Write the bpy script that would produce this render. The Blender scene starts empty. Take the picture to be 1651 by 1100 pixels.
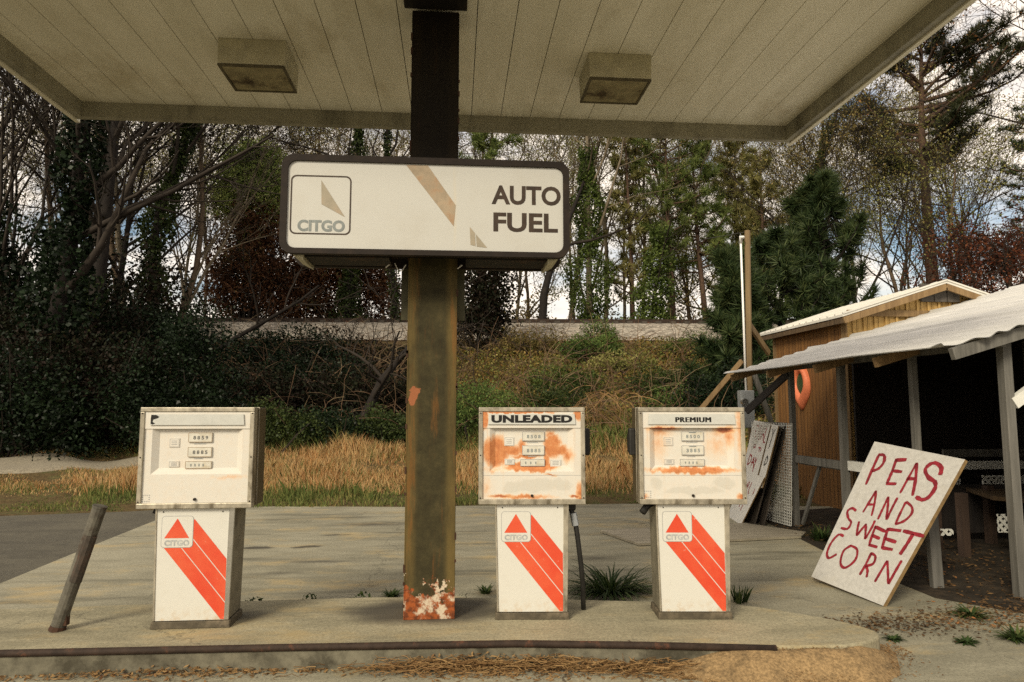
import bpy, math, random
import numpy as np
from mathutils import Vector, Matrix
R = math.radians
S = bpy.context.scene
C = S.collection

# ------------------------------------------------------------------ camera, sky, sun, exposure
CAM_Z, FPX, YAW, TILT = 1.46, 1110.0, R(4.75), R(5.6)
cd = bpy.data.cameras.new('camera'); cam = bpy.data.objects.new('camera', cd); C.objects.link(cam)
cam.location = (0, 0, CAM_Z); cam.rotation_euler = (R(90) + TILT, 0, -YAW)
cd.sensor_width = 36; cd.lens = FPX / 1651 * 36; cd.clip_start = .05; cd.clip_end = 2000
S.camera = cam

SUN_EL, SUN_AZ = R(32), R(216)          # hazy sun behind the camera, to its left
w = bpy.data.worlds.new('World'); S.world = w; w.use_nodes = True
nt = w.node_tree; nt.nodes.clear()
out = nt.nodes.new('ShaderNodeOutputWorld'); bg = nt.nodes.new('ShaderNodeBackground')
sky = nt.nodes.new('ShaderNodeTexSky'); sky.sky_type = 'NISHITA'; sky.sun_disc = False
sky.sun_elevation = SUN_EL; sky.sun_rotation = SUN_AZ; sky.air_density = 1.2; sky.dust_density = 2.0
tc = nt.nodes.new('ShaderNodeTexCoord'); mp = nt.nodes.new('ShaderNodeMapping')
mp.inputs['Scale'].default_value = (2.2, 2.2, 5.5); mp.inputs['Location'].default_value = (1.3, .4, .9)
nz = nt.nodes.new('ShaderNodeTexNoise'); nz.inputs['Scale'].default_value = 1.6; nz.inputs['Detail'].default_value = 9; nz.inputs['Roughness'].default_value = .58
cr = nt.nodes.new('ShaderNodeValToRGB')
cr.color_ramp.elements[0].position = .36; cr.color_ramp.elements[0].color = (0, 0, 0, 1)
cr.color_ramp.elements[1].position = .52; cr.color_ramp.elements[1].color = (1, 1, 1, 1)
mx = nt.nodes.new('ShaderNodeMix'); mx.data_type = 'RGBA'
mx.inputs['B'].default_value = (10.8, 9.5, 8.1, 1)
L = nt.links.new
L(tc.outputs['Generated'], mp.inputs['Vector']); L(mp.outputs['Vector'], nz.inputs['Vector'])
L(nz.outputs['Fac'], cr.inputs['Fac']); L(cr.outputs['Color'], mx.inputs['Factor'])
L(sky.outputs['Color'], mx.inputs['A']); L(mx.outputs['Result'], bg.inputs['Color'])
bg.inputs['Strength'].default_value = .1; L(bg.outputs['Background'], out.inputs['Surface'])
sl = bpy.data.lights.new('sun', 'SUN'); sl.energy = 2.9; sl.angle = R(17); sl.color = (1, .89, .69)
so = bpy.data.objects.new('sun', sl); C.objects.link(so)
sdir = Vector((math.sin(SUN_AZ) * math.cos(SUN_EL), math.cos(SUN_AZ) * math.cos(SUN_EL), math.sin(SUN_EL)))
so.rotation_euler = sdir.to_track_quat('Z', 'Y').to_euler(); so.location = (0, -20, 30)
vs = S.view_settings
vs.view_transform = 'Standard'; vs.look = 'None'; vs.gamma = 1; vs.use_curve_mapping = False; vs.exposure = 0.3
S.cycles.use_denoising = False; S.cycles.sample_clamp_indirect = 4; S.cycles.max_bounces = 6; S.cycles.transparent_max_bounces = 8

# ------------------------------------------------------------------ measuring: a point of the photograph -> a point of the place
CF = Vector((math.sin(YAW) * math.cos(TILT), math.cos(YAW) * math.cos(TILT), math.sin(TILT)))
CR = Vector((math.cos(YAW), -math.sin(YAW), 0)); CU = CR.cross(CF); CO = Vector((0, 0, CAM_Z))
def ray(x, y): return CR * (x - 825.5) + CU * (550 - y) + CF * FPX
def at_y(x, y, Y): d = ray(x, y); return CO + d * (Y / d.y)
def at_z(x, y, z): d = ray(x, y); return CO + d * ((z - CAM_Z) / d.z)
def at_x(x, y, X): d = ray(x, y); return CO + d * (X / d.x)
def at_plane(x, y, o, n): d = ray(x, y); return CO + d * ((o - CO).dot(n) / d.dot(n))

# ------------------------------------------------------------------ node helpers
class NT:
    def __init__(s, name):
        s.m = bpy.data.materials.new(name); s.m.use_nodes = True; s.t = s.m.node_tree; s.t.nodes.clear()
        s.out = s.n('ShaderNodeOutputMaterial'); s.b = s.n('ShaderNodeBsdfPrincipled')
        s.l(s.b.outputs[0], s.out.inputs[0])
        s.tc = s.n('ShaderNodeTexCoord'); s.obj = s.tc.outputs['Object']
        s.pos = s.n('ShaderNodeNewGeometry').outputs['Position']
    def n(s, t): return s.t.nodes.new(t)
    def l(s, a, b): s.t.links.new(a, b)
    def put(s, sock, v):
        if isinstance(v, bpy.types.NodeSocket): s.l(v, sock)
        elif isinstance(v, (tuple, list)): sock.default_value = tuple(v) + (1,) if len(v) == 3 and len(sock.default_value) == 4 else tuple(v)
        else: sock.default_value = v
    def math(s, op, a, b=0., c=0., clamp=False):
        k = s.n('ShaderNodeMath'); k.operation = op; k.use_clamp = clamp
        for i, v in enumerate((a, b, c)): s.put(k.inputs[i], v)
        return k.outputs[0]
    def vmath(s, op, a, b=(0, 0, 0)):
        k = s.n('ShaderNodeVectorMath'); k.operation = op; s.put(k.inputs[0], a); s.put(k.inputs[1], b)
        return k.outputs['Value'] if op in ('LENGTH', 'DISTANCE', 'DOT_PRODUCT') else k.outputs['Vector']
    def mapping(s, v, scale=(1, 1, 1), loc=(0, 0, 0), rot=(0, 0, 0)):
        k = s.n('ShaderNodeMapping'); s.l(v, k.inputs[0]); k.inputs['Scale'].default_value = scale; k.inputs['Location'].default_value = loc; k.inputs['Rotation'].default_value = rot
        return k.outputs[0]
    def noise(s, v, scale, detail=5, rough=.6, col=False):
        k = s.n('ShaderNodeTexNoise'); s.l(v, k.inputs['Vector']); k.inputs['Scale'].default_value = scale
        k.inputs['Detail'].default_value = detail; k.inputs['Roughness'].default_value = rough
        return k.outputs['Color' if col else 'Fac']
    def ramp(s, f, a, b, lo=0., hi=1.):
        k = s.n('ShaderNodeMapRange'); k.interpolation_type = 'SMOOTHSTEP'; s.put(k.inputs[0], f)
        k.inputs[1].default_value = a; k.inputs[2].default_value = b; k.inputs[3].default_value = lo; k.inputs[4].default_value = hi
        return k.outputs[0]
    def mix(s, f, a, b, mode='MIX'):
        k = s.n('ShaderNodeMix'); k.data_type = 'RGBA'; k.blend_type = mode
        s.put(k.inputs['Factor'], f); s.put(k.inputs['A'], a); s.put(k.inputs['B'], b); return k.outputs['Result']
    def cramp(s, f, stops, interp='LINEAR'):
        k = s.n('ShaderNodeValToRGB'); e = k.color_ramp.elements; k.color_ramp.interpolation = interp
        while len(e) < len(stops): e.new(.5)
        for i, (p, c) in enumerate(stops): e[i].position = p; e[i].color = tuple(c) + (1,)
        s.put(k.inputs[0], f); return k.outputs[0]
    def sep(s, v):
        k = s.n('ShaderNodeSeparateXYZ'); s.l(v, k.inputs[0]); return k.outputs
    def bump(s, h, strength=.3, dist=.01):
        k = s.n('ShaderNodeBump'); s.put(k.inputs['Height'], h); k.inputs['Strength'].default_value = strength; k.inputs['Distance'].default_value = dist
        s.l(k.outputs[0], s.b.inputs['Normal'])
    def blobs(s, v, items, warp=.0, wscale=10., vstretch=(1, 1, 1)):
        """max over ellipses (cx,cy,cz, rx,ry,rz, strength): 1 at the centre, 0 at the rim"""
        if warp:
            nc = s.noise(s.mapping(v, vstretch), wscale, 6, .65, col=True)
            v = s.vmath('ADD', v, s.vmath('MULTIPLY', s.vmath('SUBTRACT', nc, (.5, .5, .5)), (warp * 2,) * 3))
        r = None
        for (cx, cy, cz, rx, ry, rz, st) in items:
            q = s.vmath('MULTIPLY', s.vmath('SUBTRACT', v, (cx, cy, cz)), (1 / rx, 1 / ry, 1 / rz))
            f = s.math('MULTIPLY', s.math('SUBTRACT', 1.0, s.vmath('LENGTH', q), clamp=True), st)
            r = f if r is None else s.math('MAXIMUM', r, f)
        return r
    def done(s, col=None, rough=.6, metal=0., spec=None):
        if col is not None: s.put(s.b.inputs['Base Color'], col)
        s.put(s.b.inputs['Roughness'], rough); s.b.inputs['Metallic'].default_value = metal
        if spec is not None: s.b.inputs['Specular IOR Level'].default_value = spec
        return s.m

def plain(name, col, rough=.6, metal=0., var=.25, scale=14., dirt=None, dscale=3., dthr=(.5, .7), bump=.15, stretch=(1, 1, 1)):
    k = NT(name); v = k.mapping(k.obj, stretch)
    n1 = k.noise(v, scale, 6, .65)
    c = k.mix(k.ramp(n1, .25, .75), tuple(x * (1 - var) for x in col), tuple(min(1, x * (1 + var)) for x in col))
    if dirt: c = k.mix(k.ramp(k.noise(v, dscale, 7, .7), dthr[0], dthr[1]), c, dirt)
    if bump: k.bump(k.noise(v, scale * 4, 4), bump, .004)
    return k.done(c, rough, metal, .25)

def leafmat(name, stops, trans=.25, rough=.6):
    k = NT(name)
    g = k.n('ShaderNodeNewGeometry').outputs['Random Per Island']
    n = k.noise(k.pos, .9, 3)
    f = k.math('ADD', k.math('MULTIPLY', g, .65), k.math('MULTIPLY', k.ramp(n, .3, .7), .35))
    c = k.cramp(f, stops)
    k.done(c, rough, spec=.12)
    if trans:
        t = k.n('ShaderNodeBsdfTranslucent'); k.l(c, t.inputs[0]); m = k.n('ShaderNodeMixShader'); m.inputs[0].default_value = trans
        k.l(k.b.outputs[0], m.inputs[1]); k.l(t.outputs[0], m.inputs[2]); k.l(m.outputs[0], k.out.inputs[0])
    return k.m

# ------------------------------------------------------------------ mesh builder
class MB:
    def __init__(s): s.v = []; s.f = []; s.m = []
    def add(s, vs, fs, mat=0):
        o = len(s.v); s.v += [tuple(p) for p in vs]
        for f in fs: s.f.append([i + o for i in f]); s.m.append(mat)
    def box(s, x0, x1, y0, y1, z0, z1, mat=0, M=None):
        P = [Vector(p) for p in ((x0, y0, z0), (x1, y0, z0), (x1, y1, z0), (x0, y1, z0), (x0, y0, z1), (x1, y0, z1), (x1, y1, z1), (x0, y1, z1))]
        if M is not None: P = [M @ p for p in P]
        s.add(P, [(0, 3, 2, 1), (4, 5, 6, 7), (0, 1, 5, 4), (1, 2, 6, 5), (2, 3, 7, 6), (3, 0, 4, 7)], mat); return s
    def hexa(s, P, mat=0): s.add(P, [(0, 3, 2, 1), (4, 5, 6, 7), (0, 1, 5, 4), (1, 2, 6, 5), (2, 3, 7, 6), (3, 0, 4, 7)], mat); return s
    def slab(s, quad, n, t, mat=0):            # a quad given counter-clockwise seen from its front, thickened backwards
        q = [Vector(p) for p in quad]; n = Vector(n).normalized(); b = [p - n * t for p in q]
        s.hexa(b + q, mat); return s
    def beam(s, a, b, w, h, mat=0, up=(0, 0, 1)):
        a, b = Vector(a), Vector(b); d = (b - a).normalized(); u = Vector(up)
        if abs(d.dot(u)) > .98: u = Vector((1, 0, 0))
        r = d.cross(u).normalized(); u = r.cross(d)
        P = []
        for z in (-h / 2, h / 2):
            P += [a - r * w / 2 + u * z, a + r * w / 2 + u * z, b + r * w / 2 + u * z, b - r * w / 2 + u * z]
        s.hexa(P, mat); return s
    def tube(s, pts, rad, n=6, mat=0, cap=True):
        pts = [Vector(p) for p in pts]; o = len(s.v); k = len(pts)
        if not isinstance(rad, (list, tuple)): rad = [rad] * k
        d0 = (pts[1] - pts[0]).normalized(); u = d0.orthogonal().normalized()
        for i in range(k):
            d = (pts[min(i + 1, k - 1)] - pts[max(i - 1, 0)]).normalized()
            u = (u - d * u.dot(d)); u = u.normalized() if u.length > 1e-6 else d.orthogonal().normalized(); w_ = d.cross(u)
            for j in range(n):
                a = 2 * math.pi * j / n; s.v.append(tuple(pts[i] + (u * math.cos(a) + w_ * math.sin(a)) * rad[i]))
        for i in range(k - 1):
            for j in range(n):
                s.f.append([o + i * n + j, o + i * n + (j + 1) % n, o + (i + 1) * n + (j + 1) % n, o + (i + 1) * n + j]); s.m.append(mat)
        if cap and n > 3:
            s.f.append([o + j for j in range(n)][::-1]); s.m.append(mat); s.f.append([o + (k - 1) * n + j for j in range(n)]); s.m.append(mat)
        return s
    def prism(s, poly, axis, a, b, mat=0):      # poly in the other two axes, extruded along axis (0,1,2) from a to b
        def mk(p, t): q = list(p); q.insert(axis, t); return q
        n = len(poly); P = [mk(p, a) for p in poly] + [mk(p, b) for p in poly]
        F = [tuple(range(n))[::-1], tuple(range(n, 2 * n))] + [(i, (i + 1) % n, n + (i + 1) % n, n + i) for i in range(n)]
        s.add(P, F, mat); return s
    def flat(s, polys, o, ex, ey, mat=0):       # 2-D polygons laid on a plane
        o, ex, ey = Vector(o), Vector(ex), Vector(ey)
        for p in polys: s.add([o + ex * a + ey * b for a, b in p], [tuple(range(len(p)))], mat)
        return s
    def build(s, name, mats, parent=None, smooth=False, bevel=0., loc=None):
        me = bpy.data.meshes.new(name); me.from_pydata(s.v, [], s.f)
        for m in (mats if isinstance(mats, (list, tuple)) else [mats]): me.materials.append(m)
        me.polygons.foreach_set('material_index', s.m)
        if smooth: me.polygons.foreach_set('use_smooth', [True] * len(me.polygons))
        me.update(); o = bpy.data.objects.new(name, me); C.objects.link(o)
        if parent is not None: o.parent = parent
        if loc is not None: o.location = loc
        if bevel:
            b = o.modifiers.new('edge', 'BEVEL'); b.width = bevel; b.segments = 2; b.limit_method = 'ANGLE'; b.angle_limit = R(40)
        return o

def npmesh(name, V, F, mat, parent=None, loc=None, M=None):
    """V (n,3) array, F (k,m) index array of equal polygons"""
    V = np.asarray(V, np.float32); F = np.asarray(F, np.int32); me = bpy.data.meshes.new(name)
    me.vertices.add(len(V)); me.vertices.foreach_set('co', V.ravel())
    k, m = F.shape; me.loops.add(k * m); me.loops.foreach_set('vertex_index', F.ravel())
    me.polygons.add(k); me.polygons.foreach_set('loop_start', np.arange(0, k * m, m, dtype=np.int32))
    try: me.polygons.foreach_set('loop_total', np.full(k, m, np.int32))
    except Exception: pass
    for x in (mat if isinstance(mat, (list, tuple)) else [mat]): me.materials.append(x)
    if M is not None: me.polygons.foreach_set('material_index', np.asarray(M, np.int32))
    me.update(calc_edges=True); me.validate()
    o = bpy.data.objects.new(name, me); C.objects.link(o)
    if parent is not None: o.parent = parent
    if loc is not None: o.location = loc
    return o

def thing(name, label, cat, loc=(0, 0, 0), rz=0., group=None):
    o = bpy.data.objects.new(name, None); C.objects.link(o); o.empty_display_size = .2
    o.location = loc; o.rotation_euler = (0, 0, rz); o['label'] = label; o['category'] = cat
    if group: o['group'] = group
    return o
def tag(o, label, cat, group=None, kind=None):
    o['label'] = label; o['category'] = cat
    if group: o['group'] = group
    if kind: o['kind'] = kind
    return o
def struct(o, label=None, cat=None):
    o['kind'] = 'structure'
    if label: o['label'] = label; o['category'] = cat
    return o
def dup(root, loc, rz, scale=1., label=None):
    r = root.copy(); C.objects.link(r); r.location = loc; r.rotation_euler = (0, 0, rz); r.scale = (scale,) * 3
    if label: r['label'] = label
    for ch in list(root.children):
        c = ch.copy(); C.objects.link(c); c.parent = r
    return r

def text2d(s, x0, x1, y0, y1, bold=0., spacing=1.):
    """outline letters fitted to a rectangle -> list of 2-D triangles / polygons"""
    cu = bpy.data.curves.new('lettering', 'FONT'); cu.body = s; cu.size = 1; cu.offset = bold; cu.resolution_u = 4; cu.space_character = spacing
    o = bpy.data.objects.new('lettering', cu); C.objects.link(o); bpy.context.view_layer.update()
    me = bpy.data.meshes.new_from_object(o.evaluated_get(bpy.context.evaluated_depsgraph_get()))
    P = [(v.co.x, v.co.y) for v in me.vertices]; F = [tuple(p.vertices) for p in me.polygons]
    bpy.data.objects.remove(o); bpy.data.curves.remove(cu); bpy.data.meshes.remove(me)
    ax, bx = min(p[0] for p in P), max(p[0] for p in P); ay, by = min(p[1] for p in P), max(p[1] for p in P)
    Q = [(x0 + (p[0] - ax) / (bx - ax) * (x1 - x0), y0 + (p[1] - ay) / (by - ay) * (y1 - y0)) for p in P]
    return [[Q[i] for i in f] for f in F]
def rrect(x0, x1, y0, y1, r, n=6):
    p = []
    for cx, cy, a in ((x1 - r, y1 - r, 0), (x0 + r, y1 - r, 90), (x0 + r, y0 + r, 180), (x1 - r, y0 + r, 270)):
        p += [(cx + r * math.cos(R(a + 90 * i / n)), cy + r * math.sin(R(a + 90 * i / n))) for i in range(n + 1)]
    return p
def ringpolys(a, b): n = len(a); return [[a[i], a[(i + 1) % n], b[(i + 1) % n], b[i]] for i in range(n)]
def clip(poly, nx, ny, d):                      # keep nx*x+ny*y <= d
    r = []
    for i in range(len(poly)):
        a, b = poly[i - 1], poly[i]; da, db = nx * a[0] + ny * a[1] - d, nx * b[0] + ny * b[1] - d
        if (da <= 0) != (db <= 0): t = da / (da - db); r.append((a[0] + (b[0] - a[0]) * t, a[1] + (b[1] - a[1]) * t))
        if db <= 0: r.append(b)
    return r
def brush(pts, w, rng, closed=False):           # a hand-painted stroke: ribbon with slightly uneven width, rounded ends
    P = [Vector(p) for p in pts]
    # resample with Catmull-Rom
    Q = []
    n = len(P)
    for i in range(n - 1):
        p0, p1, p2, p3 = P[max(i - 1, 0)], P[i], P[i + 1], P[min(i + 2, n - 1)]
        k = 5 if n > 2 else 4
        for j in range(k):
            t = j / k
            Q.append(.5 * ((2 * p1) + (p2 - p0) * t + (2 * p0 - 5 * p1 + 4 * p2 - p3) * t * t + (3 * p1 - p0 - 3 * p2 + p3) * t ** 3))
    Q.append(P[-1]); out_ = []; prev = None
    for i, q in enumerate(Q):
        d = (Q[min(i + 1, len(Q) - 1)] - Q[max(i - 1, 0)]).normalized(); nn = Vector((-d.y, d.x))
        hw = w / 2 * rng.uniform(.82, 1.18) * (.75 if i in (0, len(Q) - 1) else 1)
        cur = (q + nn * hw, q - nn * hw)
        if prev: out_.append([tuple(prev[0]), tuple(prev[1]), tuple(cur[1]), tuple(cur[0])])
        prev = cur
    return out_
# ------------------------------------------------------------------ materials
def mat_concrete(name, a, b, stains, seam=False):
    k = NT(name); P = k.pos
    big = k.noise(P, .35, 6, .6); mid = k.noise(k.mapping(P, (1, 3.0, 1)), 1.6, 7, .65); fine = k.noise(P, 60, 3, .7)
    c = k.mix(k.ramp(k.math('ADD', k.math('MULTIPLY', big, .5), k.math('MULTIPLY', mid, .5)), .36, .64), a, b)
    c = k.mix(k.ramp(fine, .35, .7, 0, .5), c, tuple(x * .42 for x in a)); c = k.mix(k.ramp(k.noise(P, 24, 5, .75), .55, .72, 0, .35), c, tuple(min(1, x * 1.35) for x in b))
    # old tyre / water streaks across the slab
    st = k.ramp(k.noise(k.mapping(P, (.35, 2.6, 1), rot=(0, 0, .25)), 1.1, 6, .62), .52, .72)
    c = k.mix(k.math('MULTIPLY', st, .75), c, tuple(x * .40 for x in a))
    yl = k.ramp(k.noise(k.mapping(P, (.8, 1.6, 1)), 1.4, 7, .72), .50, .70, 0, .65); c = k.mix(yl, c, (.40, .30, .14))
    sp = k.ramp(k.noise(P, 11, 6, .75), .66, .72, 0, .6); c = k.mix(sp, c, (.07, .06, .04))
    wh = k.ramp(k.noise(k.mapping(P, (1, 2, 1)), 5.3, 6, .7), .70, .76, 0, .5); c = k.mix(wh, c, (.55, .53, .45))
    if stains:
        bl = k.blobs(P, stains, .12, 3.0)
        c = k.mix(k.ramp(bl, .08, .5, 0, .85), c, (.045, .04, .032))
    if stains:   # worn slab joint behind the pumps and two old cracks in front of the island
        e = k.sep(P); wob = k.math('MULTIPLY', k.math('SUBTRACT', k.noise(P, 2.5, 6, .7), .5), .16)
        j1 = k.ramp(k.math('ABSOLUTE', k.math('ADD', k.math('SUBTRACT', e[1], 8.42), k.math('MULTIPLY', wob, .35))), .006, .018, 1, 0)
        j1 = k.math('MULTIPLY', j1, k.ramp(k.noise(P, 1.1, 4), .45, .55, .15, .9)); c = k.mix(j1, c, (.05, .042, .03))
        for cx in (.60, 1.02):
            j2 = k.ramp(k.math('ABSOLUTE', k.math('ADD', k.math('SUBTRACT', e[0], cx), k.math('MULTIPLY', wob, 1.3))), .003, .012, .85, 0)
            j2 = k.math('MULTIPLY', j2, k.math('LESS_THAN', e[1], 4.05)); c = k.mix(j2, c, (.07, .05, .032))
    # cracks
    v = k.n('ShaderNodeTexVoronoi'); v.feature = 'DISTANCE_TO_EDGE'; v.inputs['Scale'].default_value = .28
    wv = k.vmath('ADD', P, k.vmath('MULTIPLY', k.noise(P, 1.7, 6, .7, col=True), (.9, .9, 0))); k.l(wv, v.inputs['Vector'])
    c = k.mix(k.ramp(v.outputs['Distance'], .0006, .003, .45, 0), c, (.03, .026, .02))
    k.bump(k.math('ADD', k.math('MULTIPLY', fine, .4), mid), .25, .01)
    return k.done(c, .85, spec=.3)

STAINS = [tuple(at_z(x, y, 0)) + (rx, ry, 1, st) for x, y, rx, ry, st in ((415, 884, .24, .10, 1.), (380, 886, .14, .06, .8), (497, 882, .22, .09, 1.), (541, 863, .26, .05, .9), (845, 858, .3, .04, .6), (600, 846, .9, .3, .42), (520, 905, .8, .12, .40), (880, 838, .18, .08, .9), (450, 925, .5, .12, .35), (1120, 930, .5, .3, .42), (960, 900, .5, .2, .38), (330, 960, .4, .2, .4))]
CONC = mat_concrete('concrete', (.20, .187, .133), (.34, .318, .232), STAINS)
ISLC = mat_concrete('island_concrete', (.225, .205, .135), (.39, .35, .235), [(-.15, 4.75, .13, .75, .42, 1, .95), (-1.5, 4.7, .13, .6, .25, 1, .6), (.6, 4.75, .13, .5, .2, 1, .45), (1.6, 4.7, .13, .5, .2, 1, .5)])
k = NT('asphalt'); n = k.noise(k.pos, 90, 3, .8); c = k.mix(k.ramp(n, .35, .7), (.035, .031, .021), (.115, .104, .075))
c = k.mix(k.ramp(k.noise(k.pos, .9, 8, .75), .4, .65, 0, .7), c, (.10, .09, .062)); c = k.mix(k.ramp(k.noise(k.mapping(k.pos, (.5, 1.5, 1)), 1.7, 8, .75), .5, .62, 0, .6), c, (.045, .04, .028)); k.bump(n, .5, .01); ASPH = k.done(c, .9)
k = NT('earth'); c = k.cramp(k.noise(k.pos, 2.2, 8, .7), [(.3, (.045, .035, .018)), (.5, (.10, .07, .032)), (.62, (.075, .075, .03)), (.75, (.17, .115, .05))])
k.bump(k.noise(k.pos, 9, 6), .8, .08); EARTH = k.done(c, .95, spec=.1)
k = NT('track_gravel'); n = k.noise(k.pos, 25, 5, .8); c = k.mix(k.ramp(n, .3, .7), (.14, .12, .085), (.30, .265, .19)); k.bump(n, .6, .02); GRAV = k.done(c, .95)
k = NT('ballast_stone'); v = k.n('ShaderNodeTexVoronoi'); v.inputs['Scale'].default_value = 9; k.l(k.pos, v.inputs['Vector'])
c = k.mix(k.sep(v.outputs['Color'])[0], (.13, .115, .09), (.40, .355, .29)); k.bump(v.outputs['Distance'], .8, .05); BALL = k.done(c, .95)

k = NT('white_soffit_metal'); n = k.noise(k.mapping(k.obj, (3, .6, 1)), 1.3, 6, .65)
c = k.mix(k.ramp(n, .35, .7), (.72, .69, .55), (.84, .81, .67)); c = k.mix(k.ramp(k.noise(k.mapping(k.obj, (1, .5, 1)), 1.1, 8, .72), .50, .70, 0, .6), c, (.42, .36, .22)); c = k.mix(k.ramp(k.noise(k.obj, 26, 6, .8), .64, .72, 0, .5), c, (.22, .15, .07)); SOFF = k.done(c, .55)
k = NT('fascia_metal'); sx = k.sep(k.pos); n = k.noise(k.mapping(k.pos, (1.6, 1.6, .5)), 1.3, 8, .75)
c = k.mix(k.ramp(n, .46, .72, 0, .7), (.30, .285, .21), (.06, .055, .035))
low = k.ramp(sx[2], 4.085, 4.15, 1, 0); c = k.mix(k.math('MULTIPLY', low, k.ramp(k.noise(k.pos, 3.5, 8, .75), .45, .75, 0, .7)), c, (.06, .055, .035)); FASC = k.done(c, .6)
LAMPW = plain('lamp_housing_metal', (.46, .43, .30), .5, 0, .15, 8, (.10, .085, .05), 3.5, (.58, .75))
RIMM = plain('lamp_rim_metal', (.10, .085, .05), .6, 0, .3, 10)
LENS = plain('lamp_lens', (.27, .24, .14), .3, 0, .3, 9, (.04, .03, .02), 4, (.5, .7))
k = NT('black_steel'); k.b.inputs['Specular IOR Level'].default_value = .15; c = k.mix(k.ramp(k.noise(k.obj, 5, 6, .7), .5, .75), (.014, .012, .010), (.05, .028, .016)); BLKST = k.done(c, .6)
DARKBR = plain('dark_brown_metal', (.014, .009, .006), .7, 0, .3, 12, (.035, .022, .013), 4, (.5, .75))
STEEL = plain('stainless_trim', (.38, .345, .27), .42, .55, .3, 20, (.13, .11, .075), 6, (.48, .68), stretch=(1, 1, .5))
CHROME = plain('bright_trim', (.55, .54, .5), .25, .9, .1, 10)
CABSIDE = plain('pump_side_metal', (.10, .078, .042), .5, .35, .3, 8, (.05, .037, .02), 4, (.45, .7), stretch=(1, 1, .4))
PEDSIDE = plain('pump_pedestal_metal', (.20, .18, .13), .5, .4, .25, 9, (.09, .075, .05), 4, (.5, .7))
PLINTH = plain('plinth_metal', (.075, .062, .04), .7, 0, .35, 16, (.15, .12, .08), 8, (.5, .7))
k = NT('pump_white_enamel'); c = k.mix(k.ramp(k.noise(k.obj, 9, 6, .7), .5, .78, 0, .35), (.56, .55, .495), (.40, .365, .285))
e = k.sep(k.obj); low = k.ramp(e[2], .05, .14, .5, 0); c = k.mix(k.math('MULTIPLY', low, k.ramp(k.noise(k.obj, 22, 5), .4, .65)), c, (.45, .32, .18)); WHT = k.done(c, .35)
k = NT('red_stripe_paint'); c = k.mix(k.ramp(k.noise(k.pos, 3.3, 6, .7), .35, .7), (.56, .050, .018), (.60, .095, .036)); c = k.mix(k.ramp(k.noise(k.mapping(k.pos, (1, 1, .35), rot=(0, .7, 0)), 14, 7, .8), .6, .85, 0, .35), c, (.64, .28, .18))
c = k.mix(k.ramp(k.noise(k.pos, 30, 7, .8), .64, .70, 0, .8), c, (.62, .52, .44)); REDP = k.done(c, .4)
GREYP = plain('grey_letter_paint', (.36, .37, .36), .5, 0, .25, 30)
GREYD = plain('counter_digit_grey', (.10, .10, .095), .5, 0, .2, 30)
LINEP = plain('fine_grey_line', (.30, .30, .29), .5, 0, .2, 30)
BLACKP = plain('black_letter_paint', (.012, .011, .010), .45, 0, .2, 20)
HEADP = plain('grey_header_plastic', (.47, .475, .44), .35, 0, .08, 12, (.44, .44, .40), 4, (.5, .75))
WINP = plain('counter_window', (.54, .52, .45), .25, 0, .12, 20, (.45, .4, .3), 9, (.5, .7))
PALEP = plain('sticker_paper', (.60, .585, .53), .5, 0, .06, 30)
RUBBER = plain('black_rubber', (.018, .017, .015), .55, 0, .3, 20)
def facemat(name, rust, extra=None, grey=None):
    k = NT(name); O = k.obj
    c = k.mix(k.ramp(k.noise(O, 7, 6, .7), .5, .8, 0, .3), (.57, .555, .50), (.44, .395, .305))
    hue = k.cramp(k.noise(O, 26, 6, .75), [(.25, (.30, .085, .022)), (.5, (.48, .165, .048)), (.75, (.58, .28, .115))])
    halo = (.70, .42, .19)
    if rust:
        f = k.blobs(O, rust, .035, 16, (1.6, 1, .7))
        spk = k.math('MULTIPLY', k.math('SUBTRACT', k.noise(O, 34, 7, .75), .5), .42)
        f2 = k.math('ADD', f, spk)
        c = k.mix(k.ramp(f2, -.1, .5, 0, .65), c, halo); c = k.mix(k.ramp(f2, .12, .72, 0, .95), c, hue); c = k.mix(k.math('MULTIPLY', k.ramp(f2, .5, .9), k.ramp(k.noise(O, 70, 5, .8), .6, .75, 0, .6)), c, (.12, .035, .012))
    if extra:
        f = k.math('ADD', k.blobs(O, extra, .03, 14, (1, 1, .6)), k.math('MULTIPLY', k.math('SUBTRACT', k.noise(O, 60, 6, .8), .5), .3))
        c = k.mix(k.ramp(f, .05, .5, 0, .7), c, (.62, .36, .16)); c = k.mix(k.ramp(f, .38, .7, 0, .9), c, (.33, .085, .03))
    if grey:
        f = k.math('ADD', k.blobs(O, grey, .05, 9), k.math('MULTIPLY', k.math('SUBTRACT', k.noise(O, 14, 6, .7), .5), .3))
        c = k.mix(k.ramp(f, .12, .45, 0, .5), c, (.44, .42, .36))
    if rust:
        e = k.sep(O); run = k.math('MULTIPLY', k.ramp(k.noise(k.mapping(O, (30, 1, 1.6)), 1.0, 6, .7), .52, .72), k.math('MULTIPLY', k.ramp(e[2], 1.2, 1.05, .9, .25), k.ramp(e[2], 1.205, 1.2)))
        c = k.mix(k.math('MULTIPLY', run, .55 if extra else .15), c, (.55, .30, .12))
    sc = k.ramp(k.noise(k.mapping(O, (3, 3, 14)), 7, 6, .75), .62, .72, 0, .4); c = k.mix(sc, c, (.36, .31, .22))
    k.bump(k.noise(O, 30, 4), .12, .002)
    return k.done(c, .38)
Y0 = .03
FACE_A = facemat('pump_face_enamel', [(.20, Y0, .905, .16, .2, .02, .35), (-.06, Y0, .98, .12, .2, .05, .12)])
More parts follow.
